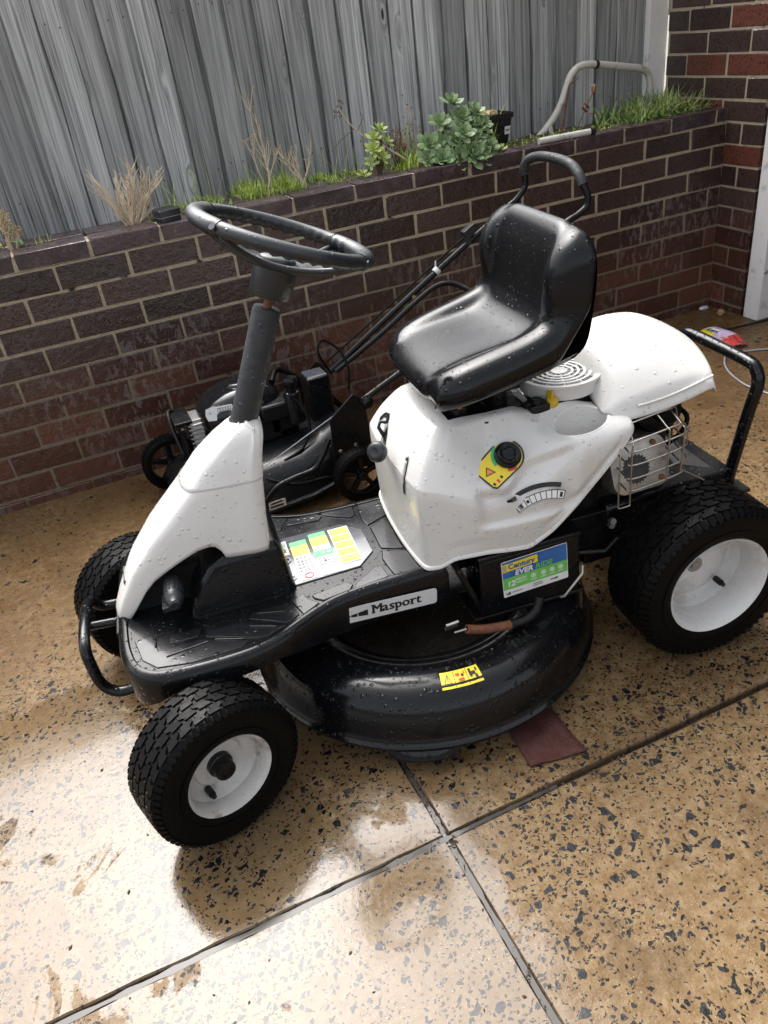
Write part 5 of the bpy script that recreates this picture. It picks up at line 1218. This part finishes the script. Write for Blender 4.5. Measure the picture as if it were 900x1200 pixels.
def pebble(name, p, sz, mt, label, cat, seed):
    r_ = random.Random(seed); bm = bmesh.new(); bmesh.ops.create_icosphere(bm, subdivisions=2, radius=1); 
    for v in bm.verts: v.co = Vector((v.co.x*sz[0], v.co.y*sz[1], v.co.z*sz[2]))*r_.uniform(.8, 1.15)
    me = bpy.data.meshes.new(name); bm.to_mesh(me); bm.free(); me.materials.append(MAT[mt]); o = bpy.data.objects.new(name, me); COL.objects.link(o); o.location = p; tag(o, label, cat)
pebble('stone', (2.775, -.135, .012), (.020, .016, .014), 'stonec', 'small orange stone lying at the foot of the house wall', 'stone', 1)
pebble('foil_scrap', (2.765, .0-.035, .010), (.028, .014, .010), 's_silver', 'small silver scrap of litter in the corner where the two brick walls meet', 'litter', 2)
# leaf crumbs and grit along the joints
b = MB(); rr = random.Random(12)
for i in range(420):
    k = rr.random()
    if k < .35: x, y = rr.uniform(.2, 2.0), JY+rr.gauss(0, .012)
    elif k < .5: x, y = JX+rr.gauss(0, .01), rr.uniform(-2.4, -1.7)
    elif k < .8: x, y = rr.uniform(-.6, 1.4), rr.uniform(-2.6, -1.2)
    else: x, y = rr.uniform(-.6, 2.7), rr.uniform(-.35, -.02)
    L = rr.uniform(.0015, .006); W_ = L*rr.uniform(.15, .7); an = rr.uniform(0, PI); c = Vector((x, y, .0012)); d = Vector((math.cos(an), math.sin(an), rr.uniform(-.1, .25))); e = Vector((-math.sin(an), math.cos(an), rr.uniform(-.2, .2)))
    o_ = len(b.v); b.add([c-d*L-e*W_*.4, c+e*W_*-1, c+d*L, c+e*W_, c+Vector((0, 0, L*.35))], [(0, 1, 4), (1, 2, 4), (2, 3, 4), (3, 0, 4), (0, 3, 2, 1)])
tag(b.build('grit', 'debris'), kind='stuff')

# ================================================================== THINGS ON THE PLANTER
b = MB(); CF = frame((.412, .052, .864), (.97, .24, 0), (-.24, .97, 0)); pts = rrect(-.040, -.034, .040, .034, .010)
b.rings([[CF @ Vector((x*.93, y*.93, 0)) for x, y in pts], [CF @ Vector((x*.95, y*.95, .017)) for x, y in pts], [CF @ Vector((x*1.02, y*1.02, .0185)) for x, y in pts], [CF @ Vector((x*1.02, y*1.02, .038)) for x, y in pts], [CF @ Vector((x*.92, y*.92, .0425)) for x, y in pts]])
sb = b.build('rubber_block', 'greyplastic', None, smooth=35); tag(sb, 'small black rubber block with two round holes sitting on the coping behind the steering wheel', 'block')
for dx in (-.017, .017): q = MB(); q.lathe([(.0095, .0004), (0, .0006)], 20, CF @ Vector((dx, -.004, .0427)), (0, 0, 1)); q.build('hole', 's_black', sb)
plate('groove', CF @ Matrix.Translation((0, 0, .0428)), [(-.022, .014, .022, .019, 0, 0)], ['s_black'], sb, .0005)
pts = rrect(-.040, -.034, .040, .034, .010); q = MB(); q.tube([CF @ Vector((x*.985, y*.985, .0178)) for x, y in pts], .0011, 6, closed=True); q.build('seam_band', 's_silver', sb)
b = MB(); pc = Vector((1.812, .235, .866)); 
def sq(z, w_): return [pc+Vector((x, y, z)) for x, y in rrect(-w_, -w_, w_, w_, .010)]
b.rings([sq(0, .044), sq(.098, .060), sq(.098, .065), sq(.118, .066), sq(.118, .061), sq(.100, .058)], True, True, True); pot = b.build('plant_pot', 'potm', None, smooth=35, bevel=.001); tag(pot, 'square black plastic nursery pot with a white tag standing on the planter', 'plant pot')
PF = frame(pc+Vector((.018, -.0605, .040)), (1, 0, 0), (0, -.16, 1)); plate('tag', PF, [(0, 0, .026, .030, 0, 0)]+[(.004+.005*k, .012, .0065+.005*k, .020, 1, 1) for k in range(4)], ['s_white', 's_black'], pot, .001)
pebble('pot_sponge', pc+Vector((-.012, 0, .118)), (.034, .03, .016), 's_tan', 'pale dry lump of fibre sitting in the top of the black pot', 'fibre', 5)
b = MB(); b.tube(spline([(2.055, .30, .835), (2.10, .30, .868), (2.150, .30, .912), (2.190, .30, .965), (2.215, .30, 1.020), (2.240, .30, 1.066), (2.280, .30, 1.090), (2.33, .30, 1.092), (2.42, .31, 1.078), (2.54, .32, 1.055), (2.63, .33, 1.036), (2.68, .34, 1.00), (2.70, .34, .90)], 6), .0150, 14); bt_ = b.build('bent_tube', 'whitetube', None, smooth=60); tag(bt_, 'bent white metal tube frame rising from the planter in front of the fence', 'tube frame')
b = MB(); b.tube([(2.360, .300, 1.088), (2.372, .301, 1.086)], .017, 12); b.build('black_clip', 's_black', bt_, smooth=60)
b = MB(); b.tube([(2.125, .292, .885), (2.135, .285, .83)], .011, 10); b.build('tube_leg', 'whitetube', bt_, smooth=60)
b = MB(); b.tube([(1.905, .040, .876), (2.13, .012, .878)], .0125, 14); st_ = b.build('short_tube', 'whitetube', None, smooth=60); tag(st_, 'short white tube with a black end lying on the coping', 'tube')
b = MB(); b.tube([(2.128, .012, .878), (2.150, .009, .878)], .0138, 14); b.build('end_cap', 's_black', st_, smooth=60)
b = MB(); b.box((1.475, .045, .870), (.062, .034, .012), (0, 0, .1)); tag(b.build('plastic_lid', 'black', None, bevel=.004, smooth=40), 'small black plastic lid lying on the coping under the green rosettes', 'lid')

# ---- plants
def blade(b, p, L, az, lean, wd, curl=.6, n=4, twist=0):
    d = Vector((math.cos(az), math.sin(az), 0)); s_ = Vector((-math.sin(az+twist), math.cos(az+twist), 0)); q = Vector(p); ang = lean; o = len(b.v)
    for i in range(n+1):
        t = i/n; w_ = wd*(1-t)**.6*(.6+.4*min(1, t*4)) if i < n else 0
        b.v += [q-s_*w_, q+s_*w_]; q = q+(Vector((0, 0, 1))*math.cos(ang)+d*math.sin(ang))*L/n; ang += curl/n
    for i in range(n): b.f.append((o+2*i, o+2*i+1, o+2*i+3, o+2*i+2)); b.mi.append(b.cur)
rr = random.Random(21)
b = MB()
for i in range(5200):
    x = rr.uniform(.44, 1.22); y = rr.uniform(.125, .38)
    dn = .5+.5*math.sin(x*17)+.6*math.sin(x*41+2)
    if rr.random() > .30+.55*dn: continue
    hgt = (.012+.034*max(0, math.sin((x-.44)*4.2)))*rr.uniform(.4, 1.7)*(.55+.6*max(0, dn-.3))
    if rr.random() < .016: hgt = rr.uniform(.08, .20)
    blade(b, (x, y, .855), hgt, rr.uniform(0, 2*PI), rr.uniform(.0, .7), rr.uniform(.0010, .0022), rr.uniform(.2, 1.3))
for i in range(700):
    x = rr.uniform(1.72, 2.36); y = rr.uniform(.07, .28); blade(b, (x, y, .856), rr.uniform(.010, .026), rr.uniform(0, 2*PI), rr.uniform(.2, 1.1), rr.uniform(.002, .004), .8)
for i in range(60):
    x = rr.uniform(.355, .43); blade(b, (x, rr.uniform(.12, .2), .84), rr.uniform(.02, .06), rr.uniform(0, 2*PI), rr.uniform(0, .6), .0016)
for i in range(40):
    x = rr.uniform(-.03, .02); blade(b, (x, rr.uniform(.115, .14), .83), rr.uniform(.03, .07), rr.uniform(0, 2*PI), rr.uniform(0, .8), .0016)
tag(b.build('grass', 'grass', None, smooth=180), kind='stuff')
def tuft(name, label, cat, mt, x0, x1, y0, y1, z0, n, hmin, hmax, wmin, wmax, group=None, lean=.7, curl=1.2):
    q = MB()
    for i in range(n):
        x, y = rr.uniform(x0, x1), rr.uniform(y0, y1); e = 1-abs((x-x0)/(x1-x0)*2-1)**2*.5
        blade(q, (x, y, z0), rr.uniform(hmin, hmax)*e, rr.uniform(0, 2*PI), rr.uniform(0, lean), rr.uniform(wmin, wmax), rr.uniform(.1, curl), 5, rr.uniform(-.6, .6))
    return tag(q.build(name, mt, None, smooth=180), label, cat, group)
tuft('grassy_weed', 'dense bushy green weed growing in the planter corner against the house wall', 'weed', 'weedg', 2.40, 2.80, .07, .34, .850, 1100, .04, .17, .0022, .0056, None, 1.25, 2.4)
tuft('dry_grass_weed', 'yellowing wispy grass arching out of the bushy corner weed', 'weed', 'dryg', 2.42, 2.80, .08, .26, .85, 160, .08, .21, .0012, .0028, None, 1.2, 2.2)
tuft('broad_weed', 'strap-leaved green weed beside the white tube in the corner of the planter', 'weed', 'weedg', 2.30, 2.40, .12, .22, .852, 16, .10, .20, .004, .007, None, .9, 1.3)
q = MB()
for (a_, L, ln, cu) in [(3.0, .30, .05, .15), (.3, .18, .15, .9), (2.6, .15, .3, 1.2), (5.3, .14, .5, 1.0), (4.4, .12, .6, 1.2), (1.2, .16, .2, .6)]: blade(q, (1.776, .17, .872), L, a_, ln, .0042, cu, 7)
tag(q.build('grass_sprout', 'grass', None, smooth=180), 'tall bright green grass sprout in front of the black plant pot', 'grass sprout')
def branchy(name, label, base, H, spread, nst, mt='stalk', seeds=0, seedm='seed', cat='dead weed', thick=.0014, fork=3):
    q = MB(); r2 = random.Random(hash(name) % 7+int(base[0]*100)); tips = []
    for i in range(nst):
        az = r2.uniform(0, 2*PI); p = Vector(base)+Vector((r2.uniform(-.012, .012), r2.uniform(-.012, .012), 0)); d = Vector((math.cos(az)*spread, math.sin(az)*spread*.6, 1)).normalized(); hh = H*r2.uniform(.45, 1); pts = [p]
        for k in range(7): d = (d+Vector((r2.uniform(-.22, .22), r2.uniform(-.16, .16), r2.uniform(-.08, .10)))).normalized(); p = p+d*hh/7; pts.append(p)
        q.tube(pts, [thick*(1.2-.13*k) for k in range(8)], 5)
        tips.append(pts[-1])
        for f in range(fork):
            k = r2.randrange(2, 7); o = pts[k]; e = (d+Vector((r2.uniform(-.9, .9), r2.uniform(-.6, .6), r2.uniform(-.1, .5)))).normalized(); L = hh*r2.uniform(.15, .35); pt2 = [o, o+e*L*.5+Vector((0, 0, .004)), o+e*L+Vector((0, 0, .010))]; q.tube(pt2, [thick*.7, thick*.55, thick*.35], 4); tips.append(pt2[-1])
    o = q.build(name, mt, None, smooth=60); tag(o, label, cat)
    if seeds:
        q = MB()
        for t in tips:
            for k in range(seeds):
                c = t+Vector((r2.uniform(-.006, .006), r2.uniform(-.006, .006), r2.uniform(-.006, .006))); q.lathe([(0, -.003), (.0028, -.001), (.0024, .002), (0, .0035)], 5, c, (r2.uniform(-1, 1), r2.uniform(-1, 1), 1))
        tag(q.build('seed_heads', seedm, o), kind='stuff')
    return o
branchy('seeding_weed', 'dry weed with clustered tan seed heads at the far left end of the planter', (-.105, .135, .835), .17, .38, 8, 'stalk', 4, thick=.0028, fork=5)
branchy('twiggy_weed', 'bare tangled dead weed left of the small rubber block', (.300, .150, .835), .255, .62, 20, 'stalk', 0, thick=.0030, fork=8)
branchy('tall_dry_weed', 'tallest thin dry stalks with pale seeds standing in the grass strip', (.835, .24, .85), .34, .14, 4, 'stalk', 2, 'seed', thick=.0030, fork=5)
branchy('dry_weed', 'short forked dead weed just right of the tallest dry stalks', (.97, .24, .85), .20, .55, 7, 'stalk', 1, 'seed', thick=.0030, fork=4)
branchy('red_stemmed_weed', 'reddish brown dead stems standing between the two green succulents', (1.345, .17, .85), .17, .45, 6, 'stalkd', 2, 'redleaf', thick=.0030, fork=3)
branchy('upright_dead_weed', 'thin dead weed rising behind the largest green rosettes', (1.44, .20, .85), .27, .30, 5, 'stalk', 1, 'stalkd', thick=.0026, fork=3)
q = MB(); q.tube(spline([(1.40, .13, .86), (1.35, .14, .905), (1.28, .15, .955), (1.205, .16, 1.005), (1.155, .16, 1.06), (1.125, .16, 1.11)], 6), [.0042-.00009*k for k in range(31)], 7); tw = q.build('curved_twig', 'stalk', None, smooth=60); tag(tw, 'long curved pale twig leaning left with small dark buds at its tip', 'twig')
q = MB()
for i in range(16): c = Vector((1.13+rr.uniform(-.03, .02), .16+rr.uniform(-.02, .02), 1.105+rr.uniform(-.03, .025))); q.lathe([(0, -.005), (.003, 0), (0, .006)], 5, c, (rr.uniform(-1, 1), 0, 1))
q.tube([(1.18, .16, 1.03), (1.12, .16, 1.00), (1.08, .17, .965)], .0014, 5); q.tube([(1.19, .16, 1.02), (1.22, .16, 1.06), (1.215, .17, 1.08)], .0014, 5)
tag(q.build('buds', 'stalkd', tw), kind='stuff')
q = MB(); q.tube(spline([(2.118, .2, .845), (2.135, .2, .93), (2.158, .2, 1.03), (2.178, .2, 1.048), (2.205, .2, 1.060)], 5), [.0065-.00018*k for k in range(21)], 7); tag(q.build('leaning_twig', 'stalkd', None, smooth=60), 'dark red woody twig leaning on the bent white tube', 'twig')
q = MB(); q.tube(spline([(2.150, .15, .85), (2.185, .15, .91), (2.215, .15, .96), (2.245, .15, 1.005)], 5), .0025, 6); dl_ = q.build('dead_leaf_stem', 'stalkd', None, smooth=60); tag(dl_, 'thin stem with curled orange dead leaves right of the white tube', 'dead plant')
for (x, z, az) in ((2.20, .965, 1.0), (2.212, .935, 4.2), (2.245, 1.0, 5.0), (2.222, .925, .3)):
    q = MB(); M4 = Matrix.Translation((x, .15, z)) @ Matrix.Rotation(az, 4, 'Y'); q.rings([[M4 @ Vector((-.006+.004*abs(t), -.008*t, .003*t*t)) for t in (-.3, 0, .3)], [M4 @ Vector((.006, -.012*t, .004*t*t)) for t in (-1, 0, 1)], [M4 @ Vector((.020, -.011*t, .006+.003*t*t)) for t in (-1, 0, 1)], [M4 @ Vector((.032, -.002*t, .004)) for t in (-1, 0, 1)]], False); q.build('leaf', 'deadleaf', dl_, smooth=60, solid=.0006)
# autumn leaves at the far left
q = MB()
for i in range(26):
    p = Vector((-.13+rr.uniform(-.05, .07), .12+rr.uniform(-.01, .05), .858+rr.uniform(-.012, .022))); blade(q, p, rr.uniform(.014, .026), rr.uniform(0, 2*PI), rr.uniform(.5, 1.4), rr.uniform(.004, .008), .6, 3)
    q.mi[-3:] = [i % 3]*3
lo = q.build('leafy_weed', ['redleaf', 'weedg', 'grass'], None, smooth=60); tag(lo, 'low weed with red, yellow and green leaves on the coping at the far left', 'weed')
# succulents
def leaf_mesh(name, L, W_, T, mat):
    q = MB(); rs = []
    for i in range(7):
        t = i/6; w_ = W_*math.sin(PI*min(.97, (.10+t*.88)))**.8*(.45+.75*t); th = T*(1-.5*t)*(1 if i < 6 else .4); x = L*t; up = .16*L*t*t
        if i == 6: w_ *= .45
        rs.append([Vector((x, w_*math.cos(a), up+th*math.sin(a)*(.5 if math.sin(a) < 0 else 1)-.25*w_*(1-abs(math.cos(a))) )) for a in [2*PI*k/8 for k in range(8)]])
    q.rings(rs); o = q.build(name, mat, None, smooth=60); me = o.data; bpy.data.objects.remove(o); return me
LM = {'succ': leaf_mesh('leaf', .056, .0180, .0042, 'succ'), 'succy': leaf_mesh('leaf', .046, .0120, .0036, 'succy')}
def rosette(parent, c, R, tilt, az, nl, kind='succ'):
    e = bpy.data.objects.new('rosette', None); COL.objects.link(e); e.parent = parent; e.location = c; e.rotation_euler = Euler((tilt, 0, az))
    for i in range(nl):
        t = i/nl; an = i*2.39996; el = .10+1.15*(t**1.3); sc = R/.045*(1.05-.62*t)
        o = share('leaf', LM[kind], e, (math.cos(an)*.004, math.sin(an)*.004, .012*t), (0, 0, 0), (sc,)*3); o.rotation_euler = (Matrix.Rotation(an, 4, 'Z') @ Matrix.Rotation(-el, 4, 'Y')).to_euler()
succ = thing('succulent', 'large clump of grey-green succulent rosettes hanging over the coping near the middle of the planter', 'succulent', (1.56, .12, .85))
for (x, y, z, R, ti, az, nl) in [(1.545, .035, .875, .044, 1.1, -.2, 16), (1.64, .03, .872, .044, 1.1, .3, 16), (1.505, .09, .925, .044, .95, -.2, 15), (1.68, .09, .965, .040, .9, .5, 14), (1.60, .10, 1.00, .044, .85, .0, 15), (1.50, .10, 1.00, .036, .8, -.4, 14), (1.615, .06, .925, .050, .95, .1, 17), (1.57, .04, .955, .040, .9, -.1, 15), (1.43, .08, .885, .036, 1.0, -.5, 13), (1.72, .09, .880, .036, .9, .8, 13), (1.575, .13, 1.055, .040, .5, .1, 15), (1.642, .09, .965, .056, .85, .2, 19), (1.655, .10, 1.015, .040, .5, .3, 14), (1.455, .10, .930, .046, .9, -.4, 16), (1.480, .05, .880, .042, 1.0, -.3, 15), (1.532, .12, .985, .040, .7, -.2, 15), (1.595, .030, .880, .058, 1.05, .1, 19), (1.680, .05, .890, .046, .9, .6, 16), (1.552, .07, .925, .042, .9, 0, 15), (1.52, .15, .90, .04, .6, 0, 12), (1.70, .12, .93, .040, .7, .9, 14)]:
    rosette(succ, Vector((x, y, z))-succ.location, R, ti, az, nl)
q = MB()
for (x, y, z) in [(1.575, .13, 1.05), (1.642, .09, .96), (1.455, .10, .925), (1.532, .12, .98), (1.595, .04, .885), (1.69, .10, .92), (1.65, .10, 1.01)]: q.tube(spline([Vector((1.55, .14, .84))-succ.location, Vector(((1.55+x)/2, .15, (.85+z)/2))-succ.location, Vector((x, y+.01, z-.012))-succ.location], 4), .0045, 6)
q.build('stem', 'stalkd', succ, smooth=60)
suc2 = thing('succulent', 'smaller yellow-green succulent at the left of the plant clump above the grass strip', 'succulent', (1.245, .12, .85))
for (x, y, z, R, ti, az, nl) in [(1.225, .11, .950, .036, .9, -.3, 16), (1.240, .13, .985, .034, .6, 0, 15), (1.270, .14, 1.010, .034, .5, .4, 14), (1.252, .10, .920, .032, .9, .2, 14), (1.215, .12, .905, .030, 1.0, -.6, 12), (1.285, .12, .965, .030, .7, .8, 12)]: rosette(suc2, Vector((x, y, z))-suc2.location, R, ti, az, nl, 'succy')
q = MB()
for (x, z) in [(1.225, .945), (1.240, .98), (1.270, 1.00), (1.285, .96)]: q.tube([Vector((1.25, .135, .85))-suc2.location, Vector((x, .125, z-.01))-suc2.location], .004, 6)
q.build('stem', 'stalkd', suc2, smooth=60)
for i, (x, y, z, R, lb) in enumerate([(1.165, .085, .872, .028, 'tiny pale rosette succulent at the right end of the grass strip'), (1.745, .060, .872, .024, 'tiny pale rosette succulent below the black plant pot')]):
    s3 = thing('small_succulent', lb, 'succulent', (x, y, z)); rosette(s3, Vector((0, 0, 0)), R, .25, 0, 13, 'succy')
tuft('reedy_weed', 'clump of long thin yellowing blades behind the spiky weed', 'weed', 'weedg', 1.30, 1.50, .16, .26, .852, 90, .06, .20, .0014, .0026, None, .5, .7)
tuft('spiky_weed', 'yellow-green spiky weed between the two succulents', 'weed', 'grass', 1.30, 1.44, .08, .2, .852, 150, .03, .105, .0016, .0034, None, .6, .9)
